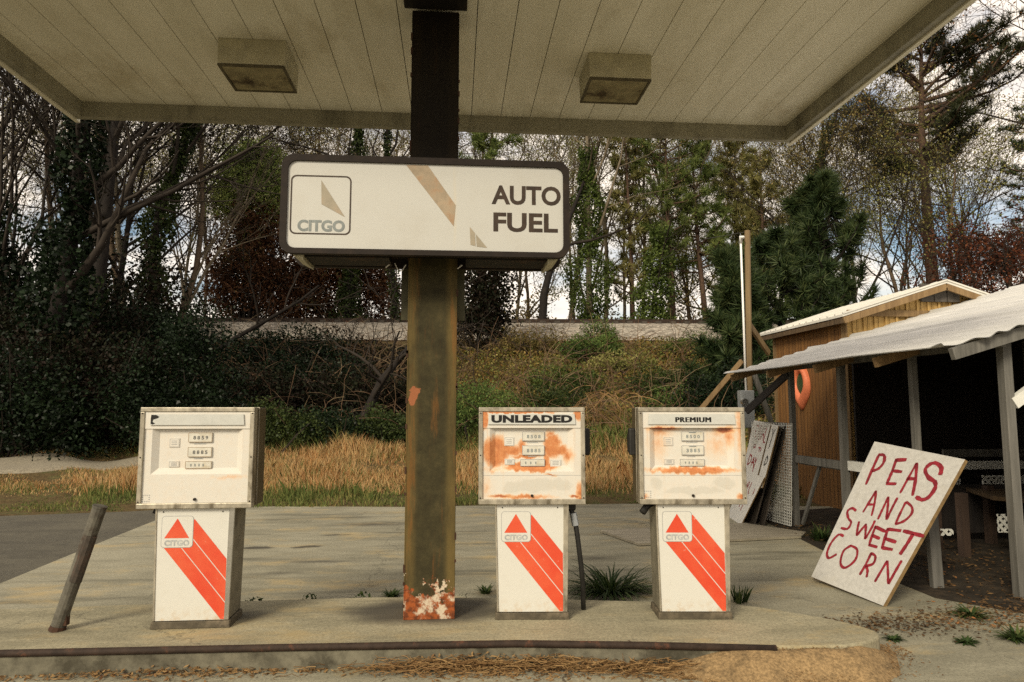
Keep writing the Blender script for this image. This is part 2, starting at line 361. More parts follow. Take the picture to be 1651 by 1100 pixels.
FACE_B = facemat('pump_face_rusted_enamel', [
    (-.235, Y0, 1.05, .105, .3, .125, 1.7), (-.15, Y0, 1.06, .15, .3, .045, 1.2), (-.06, Y0, 1.075, .04, .3, .07, 1.1), (.135, Y0, 1.085, .075, .3, .095, 1.7), (.175, Y0, 1.06, .095, .3, .045, 1.3),
    (.235, Y0, 1.03, .055, .3, .07, .75), (0, Y0, .955, .22, .3, .04, 1.8), (-.04, Y0, 1.02, .13, .3, .02, 1.0), (.12, Y0, 1.165, .05, .3, .04, .7), (.10, Y0, 1.0, .03, .3, .08, 1.0),
    (-.315, Y0, 1.27, .04, .3, .10, 1.5), (.308, Y0, 1.29, .045, .3, .05, 1.3), (-.1, Y0, 1.306, .35, .3, .014, 1.4), (.318, Y0, .78, .045, .3, .10, 1.2), (-.05, Y0, .765, .26, .3, .022, .8), (-.30, Y0, .82, .05, .3, .12, .35), (-.25, Y0, .935, .12, .3, .03, .4)],
    [(-.2, Y0, .768, .12, .2, .014, 1.0), (.27, Y0, .768, .05, .2, .016, 1.1), (.12, Y0, .905, .06, .2, .01, .9)], [(.02, Y0, .835, .22, .2, .055, 1.), (-.12, Y0, .82, .1, .2, .05, 1.), (.18, Y0, .84, .1, .2, .05, 1.)])
FACE_C = facemat('pump_face_streaked_enamel', [(0, Y0, .932, .38, .3, .030, 1.25), (-.2, Y0, 1.18, .11, .3, .06, .55), (.17, Y0, 1.17, .10, .3, .05, .35), (.17, Y0, 1.09, .12, .3, .12, .36), (-.22, Y0, 1.10, .10, .3, .15, .36), (.245, Y0, 1.15, .05, .3, .12, .55), (.31, Y0, 1.2, .035, .3, .3, .5), (.31, Y0, .765, .04, .3, .03, .9), (-.31, Y0, .765, .03, .3, .025, .7)],
    [(-.18, Y0, 1.200, .16, .3, .018, 1.1), (.22, Y0, 1.192, .10, .3, .03, 1.1)], [(.0, Y0, .80, .26, .2, .035, 1.), (-.24, Y0, .85, .06, .2, .05, .9), (.2, Y0, .85, .1, .2, .05, 1.)])

# column: olive paint weathered, peeled to primer and rust at the foot
k = NT('column_paint'); O = k.obj; e = k.sep(O)
c = k.cramp(k.noise(O, 6, 8, .75), [(.3, (.020, .017, .009)), (.55, (.046, .039, .018)), (.8, (.095, .073, .032))])
edge = k.ramp(k.math('ABSOLUTE', e[0]), .075, .125)
c = k.mix(k.math('MULTIPLY', edge, k.ramp(k.noise(k.mapping(O, (6, 6, .9)), 1.4, 7, .7), .35, .65, .15, .75)), c, (.135, .095, .032))
c = k.mix(k.ramp(k.noise(k.mapping(O, (5, 5, .5)), 2.2, 6, .7), .56, .70, 0, .6), c, (.17, .075, .02))
up = k.ramp(e[2], 2.9, 3.1); c = k.mix(k.math('MULTIPLY', up, .9), c, (.007, .005, .004))  # upper shaft blackened in its colour, standing in for canopy shade
peel = k.math('ADD', k.noise(O, 9, 7, .62), k.ramp(e[2], .06, .56, .22, -.18)); pm = k.ramp(peel, .505, .52); pm = k.math('MULTIPLY', pm, k.ramp(e[2], .50, .62, 1, 0))
spot = k.ramp(k.blobs(O, [(-.115, -.16, 1.545, .05, .3, .10, 1.2)], .05, 14), .3, .4)
prim = k.mix(k.ramp(k.noise(O, 11, 8, .72), .41, .52), (.50, .42, .31), k.mix(k.ramp(k.noise(O, 30, 5), .4, .65), (.28, .075, .022), (.11, .035, .015)))
c = k.mix(pm, c, prim); c = k.mix(spot, c, (.27, .10, .045))
rs = k.ramp(k.noise(k.mapping(O, (9, 9, .7)), 2.6, 8, .75),   .57, .72, 0, .5); c = k.mix(k.math('MULTIPLY', rs, k.ramp(e[2], 2.4, 2.2)), c, (.12, .046, .014))
bt = k.ramp(k.math('ADD', e[2], k.math('MULTIPLY', k.noise(O, 12, 5), .12)), .08, .17, .85, 0); c = k.mix(bt, c, (.075, .03, .014))
k.bump(k.math('ADD', k.math('MULTIPLY', pm, -.6), k.noise(O, 40, 5, .7)), .5, .004); COLM = k.done(c, .75, spec=.12)
k = NT('sign_face_plastic'); O = k.obj; c = k.mix(k.ramp(k.noise(O, 3, 7, .7), .45, .8, 0, .5), (.455, .452, .415), (.395, .375, .32))
st = k.blobs(k.mapping(O, (1, 1, .2)), [(.135, 0, .09, .035, .2, .04, .9), (.17, 0, .0, .02, .2, .12, .4), (-.5, 0, .07, .05, .2, .03, .4)], .02, 12)
c = k.mix(k.ramp(st, .1, .8, 0, .6), c, (.60, .46, .22)); SIGNF = k.done(c, .4)
BROWNL = plain('dark_brown_letter', (.040, .026, .017), .5, 0, .3, 18)
TANP = plain('faded_tan_film', (.29, .255, .19), .5, 0, .12, 14, (.33, .25, .17), 7, (.5, .7))
TANP2 = plain('faded_rust_film', (.32, .255, .175), .5, 0, .2, 12, (.30, .19, .11), 6, (.45, .65))
SLATE = plain('slate_letter_paint', (.185, .205, .20), .5, 0, .2, 20)
RUSTST = plain('rusty_curb_steel', (.030, .019, .013), .75, 0, .4, 14, (.15, .05, .022), 7, (.56, .75), bump=.5)
BOLL = plain('bollard_grey_paint', (.095, .088, .068), .6, 0, .35, 16, (.04, .025, .016), 5, (.48, .68), bump=.3)
SLEEVE = plain('dark_stained_sleeve', (.050, .040, .030), .7, 0, .4, 16, (.075, .035, .02), 6, (.5, .7))
RUSTD = plain('dark_rust', (.045, .022, .012), .8, 0, .4, 18)
def woodmat(name, a, b, plank=0, axis=0, rough=.75, groove=.02, stretch=(8, 8, .5)):
    k = NT(name); O = k.obj; g = k.noise(k.mapping(O, stretch), 2.2, 7, .68)
    c = k.mix(k.ramp(g, .32, .7), a, b); e = k.sep(O)
    if plank:
        f = k.math('FRACT', k.math('DIVIDE', e[axis], plank)); fl = k.math('FLOOR', k.math('DIVIDE', e[axis], plank))
        wn = k.n('ShaderNodeTexWhiteNoise'); wn.noise_dimensions = '1D'; k.l(fl, wn.inputs['W'])
        c = k.mix(k.math('MULTIPLY', wn.outputs['Value'], .4), c, tuple(x * .5 for x in a))
        gm = k.math('LESS_THAN', f, groove / plank); c = k.mix(k.math('MULTIPLY', gm, .8), c, tuple(x * .25 for x in a))
        k.bump(k.math('ADD', k.math('MULTIPLY', gm, -1.), k.math('MULTIPLY', g, .3)), .6, .008)
    else: k.bump(g, .4, .004)
    return k.done(c, rough)
SHEDW = woodmat('stained_plank_siding', (.14, .062, .014), (.25, .118, .030), .10, 1, groove=.012)
GABW = woodmat('yellow_board_siding', (.36, .22, .065), (.52, .34, .12))
TRIMW = woodmat('raw_timber', (.15, .09, .036), (.24, .155, .068))
GREYW = woodmat('grey_weathered_timber', (.075, .072, .062), (.15, .143, .125))
EAVEW = woodmat('dark_eave_timber', (.06, .038, .018), (.11, .07, .035))
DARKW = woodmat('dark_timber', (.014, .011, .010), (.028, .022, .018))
POLEW = woodmat('pole_timber', (.13, .085, .036), (.21, .145, .065))
PLYW = woodmat('weathered_plywood', (.21, .185, .135), (.32, .285, .21), stretch=(1, 8, 1))
LOUV = plain('vent_louvre', (.085, .075, .065), .8, 0, .3, 20)
ROOFW = plain('white_roof_metal', (.60, .585, .53), .4, .0, .08, 3, (.50, .46, .39), 1.5, (.55, .8))
k = NT('corrugated_metal'); n = k.noise(k.mapping(k.obj, (3, .5, 1)), 1.4, 7, .7)
c = k.mix(k.ramp(n, .35, .7), (.52, .515, .485), (.68, .67, .63)); c = k.mix(k.ramp(k.noise(k.obj, 3, 7, .7), .62, .75, 0, .4), c, (.30, .25, .18)); CORR = k.done(c, .45, .15)
WHITEW = plain('white_painted_board', (.62, .62, .57), .6, 0, .1, 12, (.42, .41, .36), 4, (.52, .75))
BOARDP = plain('white_sign_board', (.42, .41, .38), .65, 0, .12, 30, (.40, .38, .33), 5, (.5, .75), bump=.3)
BOARDW = plain('brightened_white_board', (.66, .65, .60), .65, 0, .07, 16, (.54, .51, .45), 5, (.55, .8), bump=.3)  # brighter copy of the sign board white, offsetting the canopy's shadow
EDGEW = plain('board_edge', (.20, .13, .055), .8, 0, .3, 20)
MAROON = plain('dark_red_brush_paint', (.205, .014, .022), .55, 0, .35, 22, (.13, .010, .015), 9, (.5, .7))
REDLT = plain('thin_red_brush_paint', (.30, .045, .05), .6, 0, .3, 30)
GALV = plain('galvanised_metal', (.34, .36, .37), .45, .4, .12, 14)
PVC = plain('white_conduit', (.74, .73, .70), .4, 0, .05, 9)
ORNG = plain('orange_vinyl', (.66, .19, .09), .5, 0, .12, 9, (.52, .14, .06), 4, (.5, .7))
DKGRN = plain('dark_green_vinyl', (.03, .06, .025), .5, 0, .2, 9)
SAND = plain('yellow_sand', (.26, .175, .085), .95, 0, .45, 60, (.10, .07, .036), 9, (.48, .72), bump=1.)

# ------------------------------------------------------------------ the ground
def trackoff(x): return .055 * x
def tz(x, y):
    s = y + trackoff(x)
    z = np.interp(s, [-1e3, 10.45, 10.8, 13, 17, 20, 23, 26.0, 27.4, 28.3, 30.4, 31.4, 36, 60, 400], [-.03, -.03, .0, .16, .62, 1.6, 2.95, 4.0, 4.72, 4.93, 4.93, 4.8, 4.6, 4.2, 4.2])
    return z
def tzn(x, y):
    s = y + trackoff(x); f = np.clip((s - 11.5) / 3, 0, 1) * np.clip((26.3 - s) / 2, 0, 1)
    return tz(x, y) + f * (.10 * np.sin(1.3 * x + .7 * y) * np.sin(.9 * y - .5 * x) + .06 * np.sin(3.1 * x) * np.sin(2.7 * y))
xs = np.unique(np.concatenate([np.linspace(-30, 30, 121), np.linspace(-400, -30, 24), np.linspace(30, 400, 24)]))
ys = np.unique(np.concatenate([[-60, -20, -5, 0, 5, 9], np.linspace(10, 36, 79), np.linspace(36, 60, 12), np.linspace(60, 500, 14)]))
X, Yg = np.meshgrid(xs, ys); Z = tzn(X, Yg); nx, ny = len(xs), len(ys)
idx = (np.arange(ny - 1)[:, None] * nx + np.arange(nx - 1)[None]).ravel()
g = npmesh('ground', np.stack([X.ravel(), Yg.ravel(), Z.ravel()], 1), np.stack([idx, idx + 1, idx + 1 + nx, idx + nx], 1), EARTH)
struct(g); g.data.polygons.foreach_set('use_smooth', [True] * len(g.data.polygons))
# concrete apron and asphalt, each with real thickness edges
def sheet(name, poly, z, mat, t=.06):
    return struct(MB().prism(poly, 2, z - t, z, 0).build(name, mat))
def yedge(x): return 10.5 - .055 * x
sheet('concrete_apron', [(-3.83, -6), (14, -6), (14, 9.2), (5.4, 10.1), (2.6, 10.62), (.3, 10.6), (-.75, 10.55), (-2.8, 10.8), (-3.93, 10.75), (-3.86, 8.2), (-3.78, 6.1)], 0, CONC)
sheet('asphalt_road', [(-60, -6), (-3.84, -6), (-3.79, 6.1), (-3.87, 8.2), (-3.94, 10.72), (-4.6, 10.45), (-6.2, 10.15), (-9, 10.1), (-60, 12)], -.004, ASPH)
# gravel track on the left, laid on the slope
def laid(name, rows, mat, lift=.02, n=26, kind='structure'):
    V = []; F = []
    for (a, b) in rows:
        for i in range(n):
            t = i / (n - 1); x = a[0] + (b[0] - a[0]) * t; y = a[1] + (b[1] - a[1]) * t
            V.append((x, y, float(tzn(x, y)) + lift))
    for r in range(len(rows) - 1):
        for i in range(n - 1): q = r * n + i; F.append((q, q + 1, q + n + 1, q + n))
    return npmesh(name, V, F, mat)
def pnear(x): return np.maximum(12.3, 15.3 - 2.3 * (np.clip(-6.3 - np.asarray(x, float), 0, 99) / 3.6) ** .7)
def pfar(x): return 15.75 + .02 * np.asarray(x, float) * 0
px_ = np.linspace(-34, -6.3, 120); V = []; F = []; nr_ = 16
for r_ in range(nr_):
    for x in px_:
        y = float(pnear(x)) + (float(pfar(x)) - float(pnear(x))) * r_ / (nr_ - 1); edge = .05 if r_ in (0, nr_ - 1) else 0; V.append((x, y + .06 * math.sin(x * 3.3), float(tzn(x, y)) + .045 - edge * 1.6))
for r_ in range(nr_ - 1):
    for i in range(119): q = r_ * 120 + i; F.append((q, q + 1, q + 121, q + 120))
struct(npmesh('gravel_path', V, F, GRAV))
# railway ballast shoulder and bed
o = laid('track_bed', [((-60, 25.9 + d + 3.3), (45, 25.9 + d - 2.475)) for d in (0, .5, 1., 1.5, 2.0, 2.4, 3.4, 4.5, 5.2)], BALL, .06, 160); struct(o)

DIRT = plain('dark_dirt', (.026, .020, .013), .95, 0, .5, 6, (.055, .038, .022), 3, (.5, .7), bump=.8)  # brown dirt, colour lowered further to offset sun reaching under the stand
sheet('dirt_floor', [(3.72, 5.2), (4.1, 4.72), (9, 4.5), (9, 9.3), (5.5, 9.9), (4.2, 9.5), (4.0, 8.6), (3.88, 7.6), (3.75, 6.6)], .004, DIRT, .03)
# fuel island
def isl(p, z=.13): return p
front = [(-3.3, 4.2), (-2.48, 4.165), (-1.0, 4.135), (.36, 4.09), (1.1, 4.0), (1.81, 3.885), (2.2, 3.87)]
rear = [(2.45, 3.96), (2.53, 4.1), (2.43, 4.3), (2.2, 4.52), (1.9, 4.715), (1.2, 4.86), (.3, 5.02), (-.57, 5.1), (-1.42, 5.08), (-3.3, 5.0)]
def smooth_(p, k=4):
    q = []
    for i in range(len(p) - 1):
        a, b_, c, d = (Vector(p[max(i - 1, 0)]), Vector(p[i]), Vector(p[i + 1]), Vector(p[min(i + 2, len(p) - 1)]))
        for j in range(k): t = j / k; q.append(tuple(.5 * ((2 * b_) + (c - a) * t + (2 * a - 5 * b_ + 4 * c - d) * t * t + (3 * b_ - a - 3 * c + d) * t ** 3)))
    return q + [tuple(p[-1])]
b = MB(); b.prism(front[:-1] + smooth_([front[-2], front[-1]] + rear[:6])[4:] + rear[6:], 2, 0, .13); o = b.build('fuel_island', ISLC, bevel=.012); struct(o, 'low worn concrete fuel island under the three pumps', 'island')
b = MB()
fr = [Vector((x, y - .008, .118)) for x, y in front[:-1]]
b.tube(fr, .021, 8); o = b.build('steel_curb', RUSTST, smooth=True); struct(o, 'dark rusty steel nosing along the front edge of the island', 'curb')
b = MB()
for i in range(len(front) - 2):
    (xa, ya), (xb, yb) = front[i], front[i + 1]
    b.hexa([(xa, ya - .014, .0), (xb, yb - .014, .0), (xb, yb - .002, .0), (xa, ya - .002, .0), (xa, ya - .014, .1), (xb, yb - .014, .1), (xb, yb - .002, .1), (xa, ya - .002, .1)])
CURBF = plain('curb_face', (.13, .12, .085), .85, 0, .35, 12, (.05, .045, .03), 4, (.45, .65), bump=.5)
o = b.build('curb_face', CURBF); struct(o, 'grey green concrete face below the steel nosing', 'curb')

# ------------------------------------------------------------------ canopy
CX0, CX1, CY0, CY1, CZ = -3.39, 3.23, 3.07, 6.31, 4.235
cano = thing('station_canopy', 'flat metal canopy on one rusty square column over the pumps', 'canopy', (-.15, 4.7, 0))
P0 = Vector((-.15, 4.7, 0))
def rel(p): return Vector(p) - P0
b = MB(); x = CX0; step = .2795; x = -1.259 - step * 8
while x < CX1:
    a0, a1 = max(x + .003, CX0), min(x + step - .003, CX1)
    if a1 > a0 + .01: b.box(a0 + .15, a1 + .15, CY0 - 4.7, CY1 - 4.7, CZ, CZ + .03)
    x += step
b.build('soffit', SOFF, cano)
b = MB(); b.box(CX0 + .15, CX1 + .15, CY0 - 4.7, CY1 - 4.7, CZ + .036, CZ + .36); b.build('roof_deck', DARKBR, cano)
def fascia(x0, x1, y0, y1):
    b = MB(); b.box(x0 + .15, x1 + .15, y0 - 4.7, y1 - 4.7, 4.088, 4.72); return b.build('fascia', FASC, cano, bevel=.006)
fascia(CX0 - .06, CX1 + .06, CY1, CY1 + .06); fascia(CX0 - .06, CX1 + .06, CY0 - .06, CY0)
fascia(CX1, CX1 + .06, CY0, CY1); fascia(CX0 - .06, CX0, CY0, CY1)
def lip(x0, x1, y0, y1):
    b = MB(); b.box(x0 + .15, x1 + .15, y0 - 4.7, y1 - 4.7, 4.075, 4.12); return b.build('fascia_lip', SOFF, cano)
lip(CX1 + .062, CX1 + .10, CY0 - .06, CY1 + .1); lip(CX0 - .10, CX0 - .062, CY0 - .06, CY1 + .1)
# column
b = MB(); b.box(-.159, .159, -.163, .157, .13, 4.19)
b.tube([(-.157, -.161, .13), (-.157, -.161, 4.18)], .006, 5); b.tube([(.157, -.161, .13), (.157, -.161, 4.18)], .006, 5)
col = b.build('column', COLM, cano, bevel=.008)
rg = random.Random(5)
for i in range(30):
    z = .2 + rg.random() * 3.9; sd = rg.choice((-1, 1)); b = MB(); b.box(sd * .162 - .006, sd * .162 + .006, -.168, -.150, z, z + rg.uniform(.012, .05)); b.build('weld_bead', RUSTD, col)
b = MB(); b.box(-.215, .215, -.50, -.168, 4.196, 4.232); b.build('cap_plate', BLKST, cano, bevel=.005)

# flush box lights
def light_box(cx, cy, label):
    t = thing('ceiling_light', label, 'light', (cx, cy, CZ), 0, 'box lights under the canopy')
    b = MB(); x, y, h = .245, .215, .2
    b.hexa([(-x, -y, -h), (x, -y, -h), (x, y, -h), (-x, y, -h), (-x - .006, -y, 0), (x + .006, -y, 0), (x + .006, y, 0), (-x - .006, y, 0)])
    b.build('housing', LAMPW, t, bevel=.006)
    b = MB(); b.box(-x, x, -y, -y + .018, -h - .018, -h - .002); b.box(-x, x, y - .018, y, -h - .018, -h - .002); b.box(-x, -x + .018, -y + .019, y - .019, -h - .018, -h - .002); b.box(x - .018, x, -y + .019, y - .019, -h - .018, -h - .002)
    b.build('rim', RIMM, t)
    b = MB(); b.box(-x + .02, x - .02, -y + .02, y - .02, -h - .012, -h - .002); b.build('lens', LENS, t)
light_box(-1.545, 5.305, 'square boxed ceiling light on the left half of the soffit with dark stained lens')
light_box(1.275, 5.285, 'paler square boxed ceiling light on the right half of the soffit')

# ------------------------------------------------------------------ price sign on the column
sg = thing('fuel_sign', 'wide white fuel sign in a rounded dark brown cabinet around the column', 'sign', (-.178, 4.2, 2.71))
outer = rrect(-.892, .892, -.31, .311, .075); inner = rrect(-.852, .852, -.277, .271, .055)
b = MB()
for P_, y0, y1 in ((outer, 0., .05),):
    n = len(P_)
    for i in range(n):
        j = (i + 1) % n; a, c, d, e = outer[i], outer[j], inner[j], inner[i]
        q = [(a[0], y0, a[1]), (c[0], y0, c[1]), (d[0], y0, d[1]), (e[0], y0, e[1])]
        b.add(q, [(0, 1, 2, 3)])
        b.add([(a[0], y0, a[1]), (c[0], y0, c[1]), (c[0], y1, c[1]), (a[0], y1, a[1])], [(3, 2, 1, 0)])
        b.add([(e[0], y0, e[1]), (d[0], y0, d[1]), (d[0], .014, d[1]), (e[0], .014, e[1])], [(0, 1, 2, 3)])
b.build('bezel', DARKBR, sg)
back = rrect(-.892, .892, -.31, .311, .075); mid_ = rrect(-.835, .835, -.255, .26, .05)
b = MB(); b.prism(mid_, 1, .05, .40); b.build('cabinet', BLKST, sg)
b = MB(); n = len(back)
for i in range(n):
    j = (i + 1) % n; a, c, d, e = back[i], back[j], mid_[j], mid_[i]
    for y in (.40, .45):
        q = [(a[0], y, a[1]), (c[0], y, c[1]), (d[0], y, d[1]), (e[0], y, e[1])]; b.add(q, [(0, 1, 2, 3) if y < .42 else (3, 2, 1, 0)])
    b.add([(a[0], .40, a[1]), (c[0], .40, c[1]), (c[0], .45, c[1]), (a[0], .45, a[1])], [(3, 2, 1, 0)])
    q = [(a[0], .05, a[1]), (c[0], .05, c[1]), (d[0], .05, d[1]), (e[0], .05, e[1])]; b.add(q, [(3, 2, 1, 0)])
b.build('rear_frame', DARKBR, sg)
b = MB(); b.prism(rrect(-.84, .84, -.26, .26, .05), 1, .43, .44); b.build('rear_face', SIGNF, sg)
for x0, x1 in ((-.80, -.24), (.24, .80)): b = MB(); b.box(x0, x1, .10, .36, -.31, -.262); b.build('ballast_tray', BLKST, sg, bevel=.006)
for sx in (-1, 1):
    b = MB(); b.hexa([(sx * .83, .07, -.30), (sx * .76, .07, -.335), (sx * .76, .40, -.335), (sx * .83, .40, -.30), (sx * .83, .07, -.27), (sx * .76, .07, -.29), (sx * .76, .40, -.29), (sx * .83, .40, -.27)])
    b.build('corner_clip', LAMPW, sg)
for sx in (-1, 1):
    b = MB(); cx = .028 + sx * .187; b.box(cx - .026, cx + .026, .42, .44, -.66, -.27); b.build('bracket', COLM if False else plain('bracket_paint', (.06, .055, .026), .6, 0, .3, 9), sg)
b = MB(); b.tube([(-.22, .3, -.30), (-.20, .29, -.345), (-.17, .29, -.35), (-.15, .3, -.31)], .004, 5); b.tube([(-.28, .3, -.33), (-.25, .3, -.305)], .004, 5); b.tube([(.19, .3, -.33), (.22, .3, -.305)], .004, 5); b.build('wire', PVC, sg)
b = MB(); o_, ex, ey = (0, .0125, 0), (1, 0, 0), (0, 0, 1)
b.add([(x, .014, z) for x, z in inner], [tuple(range(len(inner)))], 0)
def sp(pts): return [(x + .178, z - 2.71) for x, z in pts]
lo = rrect(-.835, -.468, -.19, .182, .035); li = rrect(-.826, -.477, -.181, .173, .028); b.flat([[p for p in q][::1] for q in ringpolys(lo, li)], o_, ex, ey, 1)
b.flat([sp([(-.83, 2.862), (-.825, 2.71), (-.681, 2.632)])], o_, ex, ey, 2)
b.flat(text2d('CITGO', -.788, -.503, -.172, -.099, .04), o_, ex, ey, 4)
b.flat([sp([(-.314, 2.975), (-.014, 2.589), (-.003, 2.724), (-.179, 2.975)])], o_, ex, ey, 3)
b.flat([sp([(.086, 2.588), (.091, 2.474), (.122, 2.466), (.118, 2.55)]), sp([(.124, 2.542), (.13, 2.463), (.195, 2.457)])], o_, ex, ey, 2)
b.flat(text2d('AUTO', .399, .838, .026, .15, .03, 1.0), o_, ex, ey, 1); b.flat(text2d('FUEL', .411, .818, -.149, -.026, .03), o_, ex, ey, 1)
b.build('sign_face', [SIGNF, BROWNL, TANP, TANP2, SLATE], sg)

# ------------------------------------------------------------------ fuel pumps
def pump(label, x, y, rz, var, hose):
    t = thing('fuel_pump', label, 'fuel pump', (x, y, .13), rz, 'fuel pumps on the island')
    face = {'a': FACE_A, 'b': FACE_B, 'c': FACE_C}[var]
    b = MB(); b.box(-.342, .342, .062, .27, .72, 1.335); b.build('cabinet', CABSIDE, t, bevel=.006)
    b = MB(); b.box(-.346, .346, .10, .106, .722, 1.338); b.build('cabinet_seam', STEEL, t)
    b = MB(); w_ = .027
    for q in ((-.344, .344, .718, .718 + w_ + .006), (-.344, .344, 1.337 - w_, 1.337)): b.box(q[0], q[1], -.006, .061, q[2], q[3])
    b.box(-.344, -.344 + w_, -.006, .061, .7515, 1.3095); b.box(.344 - w_, .344, -.006, .061, .7515, 1.3095)
    b.build('bezel', STEEL, t, bevel=.004)
    # face with its recess
    X, z0, z1, za, zb = .317, .7515, 1.3095, .925, 1.205; rx, bx, bz, by = .272, .236, .962, .036
    b = MB(); f = .008
    V = [(-X, f, z0), (X, f, z0), (X, f, za), (rx, f, za), (-rx, f, za), (-X, f, za), (-X, f, zb), (-rx, f, zb), (rx, f, zb), (X, f, zb), (-X, f - .006, zb + .0), (X, f - .006, zb), (X, f - .006, z1), (-X, f - .006, z1),
         (-bx, by, bz), (bx, by, bz), (bx, by, zb), (-bx, by, zb)]
    b.add(V, [(0, 1, 2, 3, 4, 5), (5, 4, 7, 6), (3, 2, 9, 8), (10, 11, 12, 13), (14, 15, 16, 17), (4, 3, 15, 14), (4, 14, 17, 7), (3, 8, 16, 15), (7, 17, 16, 8)], 0)
    b.add([(-X, f - .006, zb), (X, f - .006, zb), (X, f, zb), (-X, f, zb)], [(3, 2, 1, 0)], 0)
    if var != 'a': b.box(-X + .002, X - .002, f - .0006, f + .001, .9, .9022, 1)
    if var != 'b': # dashed square mark
        cx, cz, s = -.291, .781, .019
        for (u, v_) in ((-1, -1), (-.33, -1), (.33, -1), (1, -1), (-1, 1), (-.33, 1), (.33, 1), (1, 1), (-1, -.33), (-1, .33), (1, -.33), (1, .33)):
            b.flat([[(cx + u * s - .0035, cz + v_ * s - .003), (cx + u * s + .0035, cz + v_ * s - .003), (cx + u * s + .0035, cz + v_ * s + .003), (cx + u * s - .0035, cz + v_ * s + .003)]], (0, f - .001, 0), (1, 0, 0), (0, 0, 1), 1)
    fp = b.build('face_panel', [face, LINEP], t)
    hy = -.008
    b = MB(); b.prism([(-.283, 1.228), (.283, 1.228), (.277, 1.294), (-.277, 1.294)], 1, hy, .001, 0)
    if var == 'b': b.flat(text2d('UNLEADED', -.262, .262, 1.238, 1.288, .06, 1.06), (0, hy - .001, 0), (1, 0, 0), (0, 0, 1), 1)
    elif var == 'c':
        for q_ in range(4): b.flat(text2d('PREMIUM', -.107 + .0022 * q_, .119 + .0022 * q_, 1.242, 1.274, 0, 1.15), (0, hy - .001 - .0003 * q_, 0), (1, 0, 0), (0, 0, 1), 1)
    else: b.flat([[(-.279, 1.236), (-.268, 1.231), (-.252, 1.238), (-.268, 1.248), (-.264, 1.262), (-.279, 1.268)], [(-.279, 1.268), (-.264, 1.262), (-.238, 1.270), (-.228, 1.279), (-.246, 1.290), (-.277, 1.291)]], (0, hy - .001, 0), (1, 0, 0), (0, 0, 1), 1)
    b.build('header_panel', [HEADP, BLACKP, LINEP], t)
    dg = {'a': ('8859', '8885', '8888'), 'b': ('8508', '8885', '888'), 'c': ('8500', '3885', '9888')}[var]
    for i, (x0, x1, z0_, z1_) in enumerate(((-.062, .082, 1.121, 1.180), (-.062, .082, 1.030, 1.091), (-.074, .084, .958, 1.004))):
        b = MB(); b.box(x0, x1, .025, .0355, z0_, z1_, 0); yy = .0242
        P_ = rrect(x0, x1, z0_, z1_, .004, 2); I_ = rrect(x0 + .003, x1 - .003, z0_ + .003, z1_ - .003, .002, 2)
        b.flat(ringpolys(P_, I_), (0, yy, 0), (1, 0, 0), (0, 0, 1), 2)
        h = z1_ - z0_; n = len(dg[i])
        for j, ch in enumerate(dg[i]):
            u = x0 + .03 + j * (.098 / n); b.flat(text2d(ch, u, u + (.016 if i < 2 else .009), z0_ + .28 * h, z0_ + .66 * h, .03), (0, yy, 0), (1, 0, 0), (0, 0, 1), 1)
        if var == 'c' and i < 2: b.flat([[(x0 + .05, z1_ - .008), (x0 + .095, z1_ - .008), (x0 + .095, z1_ - .003), (x0 + .05, z1_ - .003)]], (0, yy - .0005, 0), (1, 0, 0), (0, 0, 1), 1)
        b.build('display_window', [WINP, GREYD if var == 'a' and i < 2 else SLATE, LINEP if var != 'a' else TANP2], t)
    b = MB()
    for (x0, x1, z_) in ((-.03, .045, 1.110), (-.025, .03, 1.019), (-.05, .06, .946)): 
        for j in range(9): u = x0 + (x1 - x0) * j / 9; b.flat([[(u, z_ - .003), (u + (x1 - x0) / 12, z_ - .003), (u + (x1 - x0) / 12, z_ + .003), (u, z_ + .003)]], (0, .0345, 0), (1, 0, 0), (0, 0, 1), 0)
    b.build('small_print', GREYP, t)
    for (x0, x1, z0_, z1_) in ((-.178, -.116, 1.09, 1.145), (-.176, -.112, .968, 1.005)) + (((.12, .19, .955, 1.0),) if var == 'b' else ()):
        b = MB(); b.box(x0, x1, .031, .0355, z0_, z1_, 0)
        I_ = rrect(x0 + .003, x1 - .003, z0_ + .003, z1_ - .003, .002, 2); I2 = rrect(x0 + .005, x1 - .005, z0_ + .005, z1_ - .005, .002, 2)
        b.flat(ringpolys(I_, I2), (0, .0305, 0), (1, 0, 0), (0, 0, 1), 1)
        for j in range(3): zz = z0_ + (z1_ - z0_) * (.3 + .2 * j); b.flat([[(x0 + .014, zz - .002), (x1 - .014, zz - .002), (x1 - .014, zz + .002), (x0 + .014, zz + .002)]], (0, .0305, 0), (1, 0, 0), (0, 0, 1), 1)
        b.build('sticker', [PALEP if var == 'b' else face, LINEP], t)
    b = MB(); b.tube([(0, .008, .773), (0, -.004, .773)], .009, 10); b.build('lock', DARKBR, t)
    for sx in (-.331, .331):
        for sz in (.76, 1.03, 1.30): b = MB(); b.tube([(sx, -.005, sz), (sx, -.0085, sz)], .0045, 8); b.build('screw', DARKBR, t)
    for sx in (-.19, .165): b = MB(); b.tube([(sx, .0275, .695), (sx, .024, .695)], .004, 8); b.build('screw', DARKBR, t)
    # pedestal
    b = MB(); b.hexa([(-.222, .036, .045), (.222, .036, .045), (.222, .27, .045), (-.222, .27, .045), (-.236, .036, .72), (.236, .036, .72), (.236, .27, .72), (-.236, .27, .72)])
    b.build('pedestal', PEDSIDE, t, bevel=.006)
    b = MB(); b.hexa([(.196, .022, .045), (.224, .022, .045), (.224, .0355, .045), (.196, .0355, .045), (.204, .022, .719), (.238, .022, .719), (.238, .0355, .719), (.204, .0355, .719)]); b.build('trim', CHROME if var == 'a' else STEEL, t, bevel=.003)
